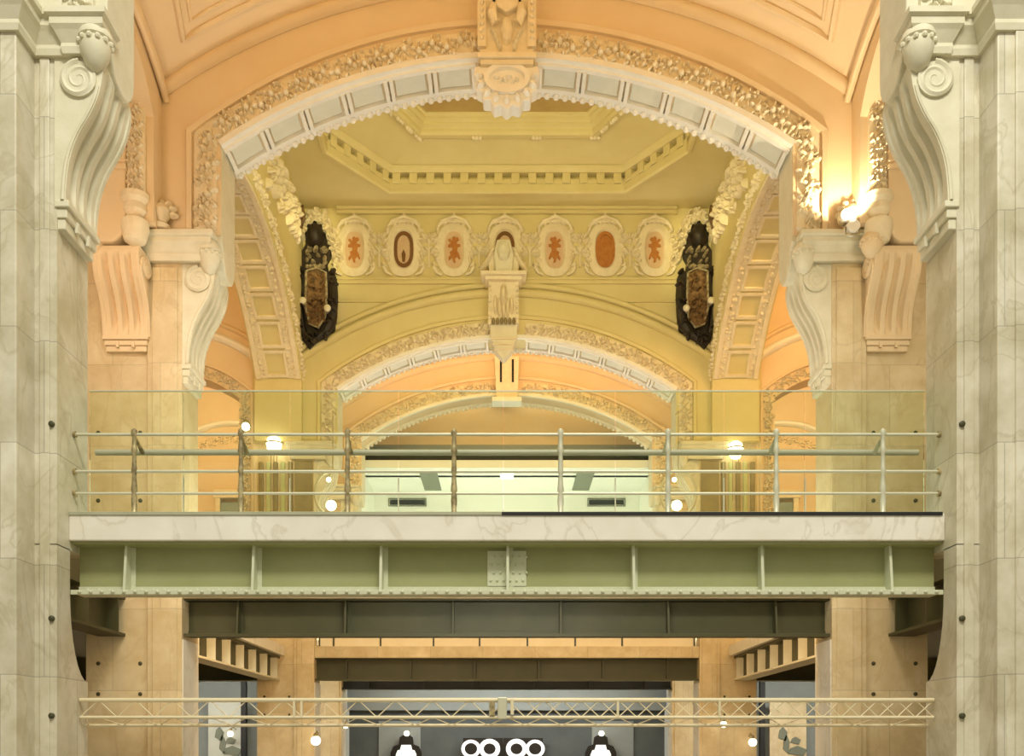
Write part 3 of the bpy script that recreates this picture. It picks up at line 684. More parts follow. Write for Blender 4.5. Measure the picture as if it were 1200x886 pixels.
# ------------------------------------------------------------------ carved arms
def arms(s, lab):
    c0 = (369.0, 333.0); t = thing('carved_arms', lab, 'coat of arms', (s*4.70, DC0-0.35, 11.4), 'dark carved arms in the corners')
    dd = DC0-0.25
    def q(px, py): return (-s*(px-CX)*dd/F*1.0, EYE+(CY-py)*dd/F)
    y0 = DC0
    out = [(368,258),(361,261),(357,270),(357,284),(352,292),(351,278),(348,279),(348,300),(351,305),(346,318),(345,330),(342,337),(344,352),(348,362),(350,380),(354,397),(362,408),(368,401),(376,396),(386,389),(392,382),(394,350),(393,322),(388,311),(384,316),(382,305),(386,298),(387,285),(383,284),(381,272),(375,261)]
    m = MB(); m.prism([q(*p) for p in out], y0-0.16, y0+0.02); m.build('backboard', 'wood', t, bevel=0.02)
    m = MB(); cx, cz = q(368.5, 274)
    m.bump(cx, cz, y0-0.15, 0.23, 0.31, 0.24, 0, 14)
    for k in range(5):
        a = k*math.pi/4; m.bump(cx+0.2*math.cos(a), cz+0.02+0.27*math.sin(a), y0-0.15, 0.06, 0.06, 0.12)
    m.build('crown', 'wood', t, smooth=True)
    m = MB(); r = random.Random(4)
    for k in range(16):
        px, py = 358+r.random()*24, 288+r.random()*24; x, z = q(px, py); m.bump(x, z, y0-0.15, r.uniform(.05, .10), r.uniform(.03, .05), r.uniform(.1, .2), r.uniform(0, 3))
    m.build('collar', 'gilt', t, smooth=True)
    for pts, nm in (([(350,318),(347,335),(349,360),(353,385),(360,398)], 'left_mantling'), ([(390,325),(390,345),(389,370),(380,388),(368,396)], 'right_mantling')):
        m = MB(); m.tube([(q(*p)[0], y0-0.17, q(*p)[1]) for p in pts], [0.09, 0.12, 0.12, 0.11, 0.06], 8)
        for k in range(16):
            p = pts[k % 5]; x, z = q(p[0]+r.uniform(-3, 3), p[1]+r.uniform(-9, 9)); m.bump(x, z, y0-0.22, .10, .05, .14, r.uniform(0, 3))
        m.build('mantling', 'wood', t, smooth=True)
    m = MB(); sh = [(359,318),(371,314),(382,320),(383,350),(381,372),(373,384),(363,380),(358,360)]
    m.prism([q(*p) for p in sh], y0-0.23, y0-0.15); shd = m.build('shield', 'brown', t, bevel=0.03)
    m = MB(); m.prism([q(368.5+(a-368.5)*0.92, 348+(b-348)*0.94) for a, b in sh], y0-0.245, y0-0.2)
    for k in range(40):
        x, z = q(r.uniform(361, 381), r.uniform(320, 378)); m.bump(x, z, y0-0.22, r.uniform(.04, .09), r.uniform(.03, .05), r.uniform(.06, .12), r.uniform(0, 3))
    m.build('shield_relief', 'brown', shd, smooth=True)
    m = MB(); m.tube([(q(*p)[0], y0-0.26, q(*p)[1]) for p in sh+[sh[0]]], 0.03, 6)
    for k in range(5): x, z = q(360+k*4.5, 312); m.bump(x, z, y0-0.2, .07, .05, .12, 0)
    m.build('shield_border', 'gilt', shd, smooth=True)
    for p in ((355, 353), (384, 362)):
        m = MB(); x, z = q(*p); m.lathe((x, y0-0.16, z), [(0.085, 0), (0.085, -0.15), (0.05, -0.19), (0.01, -0.20)], 14, 'y'); m.build('roundel', 'roundel', t, smooth=True)
arms(-1, 'dark carved wooden coat of arms in the left corner of the vault'); arms(1, 'dark carved wooden coat of arms in the right corner of the vault')

# ------------------------------------------------------------------ keystones
def key_near():
    d = DB0; t = thing('keystone', 'tall carved keystone with a shell cartouche on the nearest arch', 'keystone', (0, d, 10.9))
    m = MB(); m.prism([(-0.40, 12.72), (0.40, 12.72), (0.40, 11.62), (0.34, 11.45), (-0.34, 11.45), (-0.40, 11.62)], d-0.30, d+0.1); m.build('body', 'lace', t, bevel=0.02)
    for s in (-1, 1):
        m = MB(); m.box(s*0.30, s*0.42, d-0.36, d-0.28, 11.6, 12.7)
        for k in range(9): m.sphere((s*0.36, d-0.37, 11.72+k*0.10), 0.035, 8, 5)
        m.build('beaded_strip', 'lace', t, smooth=True)
        m = MB(); m.box(s*0.17, s*0.205, d-0.315, d-0.28, 12.22, 12.68); m.build('slot', 'black', t)  # black strip paints the shade of a recess
        m = MB(); m.tube([(s*0.19, d-0.34, 12.20), (s*0.21, d-0.40, 12.05), (s*0.17, d-0.38, 11.92), (s*0.12, d-0.36, 11.98)], [0.05, 0.07, 0.06, 0.03], 8); m.build('drop_leaf', 'brown' if False else 'lace', t, smooth=True)
        m = MB()
        for k in range(4): m.bump(s*(0.10+0.03*k), 11.60+0.07*k, d-0.30, 0.03, 0.09, 0.08, -s*0.2*k)
        m.build('palmette', 'carved', t, smooth=True)
    m = MB(); m.prism([(-0.14, 12.7), (0.14, 12.7), (0.16, 12.15), (0.0, 12.05), (-0.16, 12.15)], d-0.42, d-0.28); m.bump(0, 11.85, d-0.3, 0.10, 0.22, 0.12); m.build('centre_panel', 'lace', t, bevel=0.02)
    m = MB(); m.box(-0.42, 0.42, d-0.42, d+0.1, 11.40, 11.48); m.box(-0.38, 0.38, d-0.38, d+0.1, 11.33, 11.40); m.build('ledge', 'lace', t, bevel=0.012)
    m = MB(); sc = []
    for k in range(33):
        a = math.pi*(1+k/32); rr = 1+0.07*math.cos(k*math.pi/2); sc.append((0.45*math.cos(a)*rr, 11.22+0.46*math.sin(a)*rr))
    sc = [(-0.45, 11.36)]+sc+[(0.45, 11.36)]
    m.prism(sc[::-1], d-0.30, d-0.04); ct = m.build('shell', 'white', t, bevel=0.02)
    m = MB(); el = [(0.30*math.cos(k*2*math.pi/28), 11.16+0.19*math.sin(k*2*math.pi/28)) for k in range(28)]
    m.sweep(el[::-1], [(-0.03, d-0.28), (-0.03, d-0.36), (0.04, d-0.36), (0.06, d-0.28)], closed=True, side=-1)
    for k in range(9):
        a = math.pi*(1.0+k/8); m.bump(0.40*math.cos(a), 11.2+0.33*math.sin(a), d-0.29, 0.07, 0.05, 0.10, a)
    for k in range(6): m.bump(-0.15+0.06*k, 11.16+0.03*math.cos(k*2.2), d-0.30, 0.05, 0.03, 0.06, k)
    m.build('cartouche_frame', 'white', ct, smooth=True)
key_near()
def key_mid():
    d = DC0; t = thing('keystone', 'winged carved keystone in front of the middle cartouche', 'keystone', (0, d, 10.9)); X = -0.08
    m = MB(); m.prism([(X-0.16, 13.85), (X+0.16, 13.85), (X+0.24, 13.5), (X+0.2, 13.05), (X-0.2, 13.05), (X-0.24, 13.5)], d-0.55, d-0.2); m.bump(X, 13.55, d-0.55, 0.17, 0.27, 0.12); m.build('shield', 'carved', t, bevel=0.04)
    for s in (-1, 1):
        m = MB()
        for k in range(5): m.bump(X+s*(0.28+0.05*k), 13.62-0.13*k+0.01*k*k, d-0.35, 0.15, 0.06, 0.16, -s*0.8)
        m.box(X+s*0.2, X+s*0.36, d-0.4, d, 13.1, 13.62); m.build('wing', 'lace', t, smooth=True)
        m = MB(); m.box(X+s*0.30, X+s*0.37, d-0.42, d, 11.85, 12.95)
        for k in range(7): m.sphere((X+s*0.335, d-0.43, 12.0+k*0.13), 0.04, 8, 5)
        m.build('beaded_strip', 'lace', t, smooth=True)
    m = MB(); m.box(X-0.55, X+0.55, d-0.62, d, 12.97, 13.06); m.box(X-0.45, X+0.45, d-0.54, d, 12.88, 12.97); m.build('abacus', 'lace', t, bevel=0.015)
    m = MB(); m.prism([(X-0.34, 12.9), (X+0.34, 12.9), (X+0.30, 11.9), (X-0.30, 11.9)], d-0.38, d+0.05)
    m.build('body', 'lace', t, bevel=0.02)
    m = MB()
    for k in range(5): m.bump(X+(-0.2+0.1*k), 12.2+0.06*abs(k-2), d-0.38, 0.05, 0.26, 0.14)
    m.bump(X, 12.55, d-0.38, 0.09, 0.3, 0.2); m.build('leaf_front', 'lace', t, smooth=True)
    m = MB()
    for k in range(6): m.bump(X+(-0.25+0.1*k), 11.93, d-0.38, 0.045, 0.09, 0.10)
    m.build('leaf_tips', 'umber', t, smooth=True)
    m = MB(); m.prism([(X-0.33, 11.9), (X+0.33, 11.9), (X+0.33, 11.55), (X+0.26, 11.4), (X+0.22, 11.25), (X, 11.02), (X-0.22, 11.25), (X-0.26, 11.4), (X-0.33, 11.55)], d-0.34, d+0.02); m.build('drop', 'carved', t, bevel=0.03)
    for z, w in ((11.5, 0.33), (11.36, 0.28), (11.24, 0.22)):
        m = MB(); m.box(X-w, X+w, d-0.38, d-0.3, z, z+0.035); m.build('drop_ring', 'lace', t, bevel=0.01)
key_mid()
d = DD0; t = thing('keystone', 'small far keystone above the white ceiling room', 'keystone', (0, d, 11.6))
m = MB(); m.prism([(-0.36, 12.7), (0.36, 12.7), (0.30, 11.5), (-0.30, 11.5)], d-0.3, d+0.1); m.build('body', 'lace', t, bevel=0.02)
for s in (-1, 1):
    m = MB(); m.box(s*0.14, s*0.2, d-0.315, d-0.28, 11.95, 12.6); m.build('slot', 'black', t)  # recess shade as a black strip, as on the near keystone
m = MB(); m.box(-0.42, 0.42, d-0.42, d+0.1, 11.38, 11.5); m.build('ledge', 'white', t)

# ------------------------------------------------------------------ floors and footbridges
mb = MB(); mb.box(-16, 16, -6, 40, -0.12, 0.0); struct(mb.build('floor', 'floor'))
def bridge(d0, name_lab, hw, front, mt, mflange, slabm, deep, stiff, z_top=3.74, bolts=True):
    """girder with stone edge slab; web set back from the flanges"""
    t = thing('steel_footbridge', name_lab, 'footbridge', (0, d0, 3.2))
    m = MB(); m.box(-hw, hw, d0-0.05, d0+deep, 3.76, 4.05); m.build('stone_edge', slabm, t, bevel=0.012)
    m = MB(); m.box(-hw, hw, d0+0.22, d0+0.25, 3.24, 3.74); m.build('web', mt, t)
    m = MB(); m.box(-hw, hw, d0+0.0, d0+0.34, 3.735, 3.757); m.build('top_flange', mt, t)
    m = MB(); m.box(-hw, hw, d0+0.0, d0+0.34, 3.215, 3.24); m.box(-hw, hw, d0+0.19, d0+0.22, 3.24, 3.31); m.box(-hw, hw, d0-0.015, d0+0.01, 3.195, 3.245); m.build('bottom_flange', mflange, t, bevel=0.004)
    for x in stiff:
        m = MB(); m.prism([(d0+0.03, 3.24), (d0+0.22, 3.24), (d0+0.22, 3.735), (d0+0.09, 3.735)], x-0.014, x+0.014, swap=True); m.box(x+0.014, x+0.06, d0+0.205, d0+0.22, 3.31, 3.735); m.build('stiffener', mflange, t)
    if bolts:
        m = MB(); n = int(hw*2/0.118)
        for k in range(n): m.lathe((-hw+0.1+k*0.118, d0-0.014, 3.222), [(0.021, 0), (0.018, -0.018), (0.006, -0.026)], 6, 'y')
        for k in range(n): m.lathe((-hw+0.1+k*0.118, d0+0.19, 3.275), [(0.018, 0), (0.015, -0.014), (0.004, -0.02)], 6, 'y')
        r = m.build('rivets', mflange, t); r['kind'] = 'stuff'
    m = MB(); m.box(-hw, hw, d0+0.34, d0+deep, 3.60, 3.757); m.build('deck', mt, t)
    return t
dA = 10.42
stx = [(px-CX)*(dA+0.05)/F for px in (146, 296, 446, 595, 743, 894, 1045)]
tb = bridge(dA, 'green riveted steel footbridge with a white marble edge across the middle of the picture', 4.63, 0, 'steel', 'steel_pale', 'slab', 0.42, stx)
m = MB(); m.box(-0.21, 0.21, dA+0.202, dA+0.218, 3.32, 3.70)
for i in range(6):
    for j in range(4): m.lathe((-0.175+i*0.07+(0.035 if j % 2 else 0), dA+0.203, 3.38+j*0.085), [(0.016, 0), (0.013, -0.012), (0.004, -0.018)], 8, 'y')
m.build('splice_plate', 'steel_pale', tb)
m = MB(); m.box(-0.055, 4.6, dA-0.065, dA-0.03, 4.025, 4.06); m.build('edge_strip', 'black', tb)  # shadow gap along the slab top, made as a black strip
m = MB(); m.box(-4.62, -0.055, dA-0.065, dA-0.03, 4.03, 4.06); m.build('edge_strip', 'handrail', tb)
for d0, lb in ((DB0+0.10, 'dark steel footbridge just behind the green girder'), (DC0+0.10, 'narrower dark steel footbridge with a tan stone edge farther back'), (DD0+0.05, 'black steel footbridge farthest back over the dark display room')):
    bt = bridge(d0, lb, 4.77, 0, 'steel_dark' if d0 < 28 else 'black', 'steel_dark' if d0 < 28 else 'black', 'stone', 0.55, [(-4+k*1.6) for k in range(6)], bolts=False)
    if d0 > 20:
        m = MB()
        m.box(-4.7, 4.7, d0+0.02, d0+0.04, 3.19, 3.215); m.build('lower_edge', 'rail', bt)
t = thing('parapet', 'row of cream parapet panels on the tan stone edge of the second dark footbridge', 'parapet', (0, DC0+0.3, 4.05))
pe = [-4.7]+[(px-CX)*(DC0+0.3)/F for px in (391, 446, 508, 562, 618, 674, 729)]+[4.7]
for a, b in zip(pe, pe[1:]):
    m = MB(); m.box(a+0.025, b-0.025, DC0+0.28, DC0+0.33, 4.06, 4.95); m.build('panel', 'cream', t, bevel=0.008)
for a in pe:
    m = MB(); m.box(max(-4.74, a-0.02), min(4.74, a+0.02), DC0+0.29, DC0+0.36, 4.05, 5.0); m.build('parapet_post', 'steel_dark', t)
m = MB(); m.box(-4.74, 4.74, DC0+0.26, DC0+0.36, 4.95, 5.02); m.build('cap_rail', 'rail', t)
# side girders of the bays
def side_girder(s, y0, y1, lab, grp):
    t = thing('side_girder', lab, 'girder', (s*5.62, (y0+y1)/2, 3.2), grp)
    x = 5.62
    m = MB(); m.box(s*(x+0.18), s*(x+0.22), y0, y1, 3.24, 3.74); m.build('web', 'steel_dark', t)
    dk = y1 < 20
    m = MB(); m.box(s*x, s*(x+0.4), y0, y1, 3.20, 3.24); m.build('bottom_flange', 'steel_dark' if dk else 'carved', t)
    m = MB(); m.box(s*(x if dk else x-0.12), s*(x+3.6), y0, y1, 3.80, 4.05); m.build('stone_floor_edge', 'steel_dark' if dk else 'slab', t)
    m = MB(); m.box(s*x, s*(x+0.4), y0, y1, 3.74, 3.80); m.build('top_flange', 'steel_dark', t)
    n = int((y1-y0)/1.02)
    for k in range(n+1):
        y = y1-0.25-k*1.02
        if y < y0: break
        m = MB(); m.box(s*x+s*0.01, s*(x+0.19), y, y+0.03, 3.24, 3.74); m.build('stiffener', 'steel_dark' if dk else 'carved', t)
side_girder(-1, DB1, DC0, 'long side girder with pale stiffeners at the left of the square bay', None)
side_girder(1, DB1, DC0, 'long side girder with pale stiffeners at the right of the square bay', None)
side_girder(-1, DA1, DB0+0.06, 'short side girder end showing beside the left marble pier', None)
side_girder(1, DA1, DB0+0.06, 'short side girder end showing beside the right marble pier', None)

# ------------------------------------------------------------------ railing, glass
RZ = [(4.915, 0.017), (4.52, 0.017), (4.285, 0.015), (4.075, 0.017)]
t = thing('bridge_railing', 'cream metal railing with four bars along the front of the footbridge', 'railing', (0, dA+0.06, 4.05))
for z, r in RZ:
    m = MB(); m.tube([(-4.61, dA+0.06, z), (4.61, dA+0.06, z)], r, 8); m.build('rail', 'rail', t, smooth=True)
m = MB(); m.tube([(-4.5, dA+0.32, 4.80), (4.5, dA+0.32, 4.80)], 0.032, 10); m.build('handrail', 'handrail', t, smooth=True)
for px in (157, 282, 407, 532, 657, 783, 910, 1035):
    x = (px-CX)*(dA+0.05)/F
    m = MB(); m.lathe((x, dA+0.06, 4.05), [(0.045, 0), (0.045, 0.02), (0.026, 0.05), (0.034, 0.16), (0.026, 0.24), (0.036, 0.27), (0.028, 0.34), (0.022, 0.44), (0.034, 0.47), (0.026, 0.52), (0.022, 0.66), (0.036, 0.69), (0.026, 0.74), (0.022, 0.84), (0.036, 0.87), (0.03, 0.91), (0.008, 0.93)], 10)
    po = m.build('post', 'bronze' if px < 600 else 'rail', t, smooth=True)
    m = MB(); m.tube([(x, dA+0.06, 4.88), (x, dA+0.15, 4.86), (x, dA+0.30, 4.79)], [0.022, 0.018, 0.026], 8); m.build('handrail_arm', 'bronze' if px < 600 else 'rail', po, smooth=True)
for s in (-1, 1):
    for z, r in RZ[:3]:
        m = MB(); m.lathe((s*4.60, dA+0.06, z), [(0.035, 0), (0.03, s*0.03)], 10, 'x'); m.build('wall_socket', 'bronze', t, smooth=True)
t = thing('glass_screen', 'green tinted glass screen standing along the back of the footbridge', 'glass screen', (0, 10.86, 4.05))
ed = [-4.62, -3.58, -2.4, -1.2, -0.04, 1.2, 2.4, 3.3, 4.62]
for a, b in zip(ed, ed[1:]):
    m = MB(); m.box(a+0.006, b-0.006, 10.855, 10.867, 4.05, 5.51); m.build('pane', 'glass', t)
m = MB(); m.box(-4.62, 4.62, 10.85, 10.872, 5.51, 5.522); m.build('top_edge', 'rail', t)
for x in ed[1:-1]:
    m = MB(); m.box(x-0.006, x+0.006, 10.848, 10.874, 4.05, 4.55 if abs(x) > 1 else 4.2); m.build('clamp_strip', 'rail', t)
m = MB(); m.box(-4.62, 4.62, 10.84, 10.90, 4.02, 4.06); m.build('base_channel', 'handrail', t)

# ------------------------------------------------------------------ lattice truss
t = thing('lattice_truss', 'slim cream lattice truss spanning the lower part of the picture', 'truss', (0, 10.6, 1.9))
dT = 10.62; zt, zb = 2.085, 1.898
for y, z, r, nm in ((dT, zt, 0.024, 'top_chord'), (dT, zb, 0.018, 'bottom_chord'), (dT+0.16, zb-0.083+0.0, 0.018, 'back_chord')):
    m = MB(); m.tube([(-4.62, y, z), (4.62, y, z)], r, 8); m.build(nm, 'truss', t, smooth=True)
n = 46
lc = MB(); lb = MB()
for k in range(n):
    x0, x1 = -4.62+9.24*k/n, -4.62+9.24*(k+1)/n
    (zz0, zz1) = (zt, zb) if k % 2 else (zb, zt)
    lc.tube([(x0, dT, zz0), (x1, dT, zz1)], 0.0065, 5)
    if k > n*0.5: lc.tube([(x0, dT, zz1), (x1, dT, zz0)], 0.0065, 5)
    lb.tube([(x0, dT+(0 if k % 2 else 0.16), zb if k % 2 else zb-0.083), (x1, dT+(0.16 if k % 2 else 0), zb-0.083 if k % 2 else zb)], 0.006, 5)
lc.build('front_lacing', 'truss', t); lb.build('lower_lacing', 'truss', t)
for x in (-2.3, -2.22, 1.2, 2.3):
    m = MB(); m.box(x-0.012, x+0.012, dT-0.02, dT+0.02, zb, zt); m.build('upright', 'truss', t)
m = MB(); m.box(-0.10, 0.0, dT-0.05, dT+0.10, zb-0.02, zt+0.03); m.build('joint_box', 'rail', t, bevel=0.01)
m = MB(); m.box(0.04, 0.075, dT-0.05, dT+0.05, zb+0.03, zt+0.01); m.build('joint_plate', 'truss', t); m = MB(); m.box(-0.19, -0.13, dT-0.03, dT+0.04, zb+0.02, zt-0.02); m.build('joint_clip', 'bronze', t)

# ------------------------------------------------------------------ side bays
def side_bay(s, nm):
    X = lambda x: s*x
    # wall in line with the middle wall, arch opening
    c, a, zs, h = 8.3, 1.66, 10.2, 0.62
    pts = [(X(6.2), 9.0), (X(6.2), 15.0), (X(12), 15.0), (X(12), 4.05), (X(c+a), 4.05)]
    ar = [(X(c)+u, z) for u, z in arc(a, zs, h, 20)]
    if s > 0: ar = ar[::-1]
    pts += ar+[(X(c-a), 4.05), (X(6.2), 4.05)]
    mb = MB(); mb.prism(pts, DC0+0.05, DC1); struct(mb.build('wall_'+nm, 'plaster'))
    mb = MB(); mb.box(X(6.2), X(12), DC0+0.05, DC1, -0.02, 0.4); struct(mb.build('wall_'+nm, 'stone'))
    mb = MB(); mb.box(X(6.0), X(12), 29.6, 29.8, 4.05, 15); struct(mb.build('wall_'+nm, 'plaster'))
    mb = MB(); mb.box(X(11.9), X(12.1), 9, 34, -0.02, 15); struct(mb.build('wall_'+nm, 'plaster'))
    mb = MB(); mb.box(X(6.1), X(12), 9.0, 34, 14.0, 14.2); struct(mb.build('ceiling', 'plaster'))
    mb = MB(); mb.box(X(5.9), X(12), DB1, DC0, 3.78, 4.04); struct(mb.build('floor', 'grey'))
    mb = MB(); mb.box(X(4.9), X(12), DC1-0.02, 34, 3.78, 4.04); struct(mb.build('floor', 'grey'))
    t = thing('side_bay_arch', 'lit %s opening arch beyond the great side arch' % nm, 'arch', (X(c), DC0, 9))
    path = [(X(c-a-0.02), 5.0)]+(ar[::-1])+[(X(c+a+0.02), 5.0)]
    sd = 1 if s > 0 else -1
    L = MB(); lace(L, path, 0.03, 0.27, DC0+0.04, 0.07, 0.19, 61, side=sd); L.build('carved_frieze', 'lace', t, smooth=True)
    mb = MB(); mb.sweep(path, [(0.30, DC0+0.06), (0.30, DC0-0.02), (0.36, DC0-0.03), (0.38, DC0+0.06)], side=sd); mb.build('frame_moulding', 'plaster', t)
    big = [(X(c)+u, z) for u, z in arc(2.15, 11.15, 0.75, 24)]
    mb = MB(); mb.sweep(big, [(0.11*math.cos(k*math.pi/5), DC0+0.04-0.12*math.sin(k*math.pi/5)) for k in range(10)]); mb.build('outer_moulding', 'white', t, smooth=True)
    big = [(X(c)+u, z) for u, z in arc(2.15, 11.5, 0.75, 24)]
    mb = MB(); mb.sweep(big, [(0.06*math.cos(k*math.pi/5), DC0+0.04-0.07*math.sin(k*math.pi/5)) for k in range(10)]); mb.build('upper_moulding', 'plaster', t, smooth=True)
    # farther wall: arch frame and blue-grey doors
    t = thing('tall_door', 'blue-grey tall door beyond the %s side opening' % nm, 'door', (X(7.6), 29.5, 4.05))
    mb = MB(); mb.box(X(7.0), X(8.6), 29.5, 29.62, 4.05, 8.9); mb.build('door_leaf', 'bluegrey', t, bevel=0.02)
    mb = MB(); mb.box(X(7.78), X(7.84), 29.46, 29.5, 4.05, 8.9); mb.build('meeting_stile', 'steel_pale', t)
    for x0 in (7.08, 7.9):
        mb = MB(); mb.frustum(X(x0), X(x0+0.6), 6.2, 8.6, 29.5, 29.46, 0.03*1); mb.build('door_panel', 'bluegrey', t)
    mb = MB(); mb.box(X(6.85), X(7.0), 29.4, 29.62, 4.05, 9.1); mb.box(X(8.6), X(8.75), 29.4, 29.62, 4.05, 9.1); mb.box(X(6.8), X(8.8), 29.38, 29.62, 9.0, 9.25); mb.build('door_frame', 'lace', t, bevel=0.02)
    t = thing('wall_arch_moulding', 'arched moulding on the lit wall above the %s blue-grey door' % nm, 'moulding', (X(8.3), 29.6, 9.5))
    big = [(X(8.3)+u, z) for u, z in arc(1.9, 10.4, 0.9, 24)]
    mb = MB(); mb.sweep(big, [(0.10*math.cos(k*math.pi/5), 29.6-0.12*math.sin(k*math.pi/5)) for k in range(10)]); mb.build('roll', 'white', t, smooth=True)
    L = MB(); lace(L, [(X(8.3)+u, z) for u, z in arc(1.7, 10.0, 0.8, 24)], -0.12, 0.12, 29.6, 0.07, 0.2, 66); L.build('carved_band', 'lace', t, smooth=True)
    # lower cross girder and walls
    t = thing('aisle_girder', 'dark cross girder in the lower %s aisle' % nm, 'girder', (X(8.5), DC0+0.4, 3.2))
    mb = MB(); mb.box(X(6.2), X(11.92), DC0+0.30, DC0+0.34, 3.24, 3.785); mb.build('web', 'steel_dark', t)
    mb = MB(); mb.box(X(6.2), X(11.9), DC0+0.12, DC0+0.52, 3.20, 3.24); mb.build('bottom_flange', 'steel_dark', t)
    mb = MB(); mb.box(X(6.2), X(11.9), DC0+0.10, DC0+0.13, 3.18, 3.20); mb.build('lower_edge', 'rail', t)
    mb = MB(); mb.box(X(5.2), X(12), 30.6, 30.8, -0.02, 3.8); struct(mb.build('wall_'+nm, 'grey'))
side_bay(-1, 'left'); side_bay(1, 'right')

# ------------------------------------------------------------------ far room above: tympanum wall and white ceiling
mb = MB(); mb.box(-6.2, 6.2, 30.6, 30.8, 10.0, 15.0); struct(mb.build('wall_back', 'plaster'))
mb = MB(); mb.box(-6.2, 6.2, 29.0, 30.8, 14.2, 14.4); struct(mb.build('ceiling', 'plaster'))
mb = MB()
for k in range(8):
    a0, a1 = k*math.pi/16, (k+1)*math.pi/16
mb.sweep([(29.75+0.85*math.sin(k*math.pi/16), 10.95-0.62*math.cos(k*math.pi/16)) for k in range(9)], [(-0.03, -4.6), (-0.03, 4.6), (0.03, 4.6), (0.03, -4.6)], mp=lambda u, v, h: (h, u, v)); struct(mb.build('trim_1', 'grey', smooth=True))
mb = MB(); mb.box(-4.6, 4.6, 29.42, 29.6, 10.10, 10.34); struct(mb.build('shadow_gap', 'black'))  # black bar in place of the shadow gap over the white ceiling
t = thing('dropped_ceiling', 'white dropped ceiling with grilles at the far end of the gallery', 'ceiling', (0, 31, 10.0))
mb = MB(); mb.box(-4.5, 4.5, 29.3, 32.9, 10.0, 10.06); mb.box(-4.5, 4.5, 29.3, 29.45, 9.90, 10.06); mb.build('ceiling_board', 'room', t)
mb = MB(); mb.box(-4.5, 4.5, 29.25, 29.3, 9.86, 10.09); mb.build('front_fascia', 'room', t)
for s in (-1, 1):
    mb = MB(); mb.box(s*2.15, s*2.7, 30.2, 32.3, 9.97, 10.005)
    gr = mb.build('ceiling_grille', 'vent', t)
mb = MB(); mb.box(-0.2, 0.2, 30.4, 30.9, 9.98, 10.003); mb.build('ceiling_light', 'dl', t)
mb = MB(); mb.box(-4.5, 4.5, 32.8, 32.95, 4.05, 10.02); struct(mb.build('wall_back', 'room'))
for s in (-1, 1):
    mb = MB(); mb.prism([(29.2, 4.05), (29.2, 10.0), (32.9, 10.0), (32.9, 4.05)], s*4.42, s*4.6, swap=True); struct(mb.build('wall_left' if s < 0 else 'wall_right', 'room'))
    v = MB(); v.box(s*2.75, s*3.9, 32.76, 32.8, 9.63, 9.78)
    vo = thing('wall_grille', 'dark slot grille on the far white wall, %s of the two' % ('left' if s < 0 else 'right'), 'grille', (s*3.3, 32.78, 9.7), 'slot grilles')
    v.build('slot', 'black', vo); v = MB(); v.sweep([(s*2.72, 9.60), (s*3.93, 9.60), (s*3.93, 9.81), (s*2.72, 9.81)], [(0, 32.75), (0.03, 32.75), (0.03, 32.81), (0, 32.81)], closed=True, side=-s); v.build('grille_frame', 'vent', vo)
t = thing('ceiling_rose', 'small oval ceiling lamp under the farthest arch', 'lamp', (0, 29.6, 11.6))
mb = MB(); mb.lathe((-0.1, 30.3, 12.15), [(0.32, 0.0), (0.34, 0.05), (0.30, 0.10), (0.05, 0.12)], 24); mb.build('dish', 'lace', t, smooth=True)
mb = MB(); mb.tube([(-0.1, 30.3, 12.25), (-0.1, 30.3, 14.2)], 0.015, 6); mb.build('stem', 'bronze', t)

# ------------------------------------------------------------------ far display room below
mb = MB(); mb.box(-5.3, 5.3, 33.0, 33.2, -0.02, 3.8); struct(mb.build('wall_back', 'darkgrey'))
mb = MB(); mb.box(-5.3, 5.3, 32.6, 32.75, 2.75, 3.8); struct(mb.build('trim_3', 'grey'))
t = thing('panel_strip', 'grey joint strips on the dark display wall', 'panel', (0, 32.9, 0))
for x in (-3.6, 3.55):
    mb = MB(); mb.box(x-0.7, x+0.7, 32.92, 33.0, -0.01, 2.4); mb.build('grey_panel', 'grey', t)
def sign_blob(mb, x, z, r, y):
    mb.prism([(x+r*math.cos(k*math.pi/8), z+r*1.1*math.sin(k*math.pi/8)) for k in range(16)], y-0.02, y)
yS = 32.6
def centre_sign(px, lab, s):
    x = (px-CX)*yS/F; t = thing('display_sign', lab, 'sign', (x, yS, 0), 'black and white display signs')
    mb = MB(); mb.box(x-0.66, x+0.66, yS, yS+0.06, 0.0, 1.83); mb.build('board', 'ink', t)
    for i, (cx, r) in enumerate(((-s*0.40, 0.30), (s*0.22, 0.33))):
        ring = [(x+cx+r*math.cos(k*math.pi/12), 1.47+r*0.95*math.sin(k*math.pi/12)) for k in range(24)]
        mb = MB(); mb.sweep(ring, [(-0.13 if i else -0.09, yS-0.02), (0.02, yS-0.02), (0.02, yS+0.01), (-0.13 if i else -0.09, yS+0.01)], closed=True, side=-1)
        mb.build('letter', 'paper', t)
centre_sign(566, 'black sign with white ring letters left of the middle on the display wall', 1); centre_sign(613, 'black sign with white ring letters right of the middle on the display wall', -1)
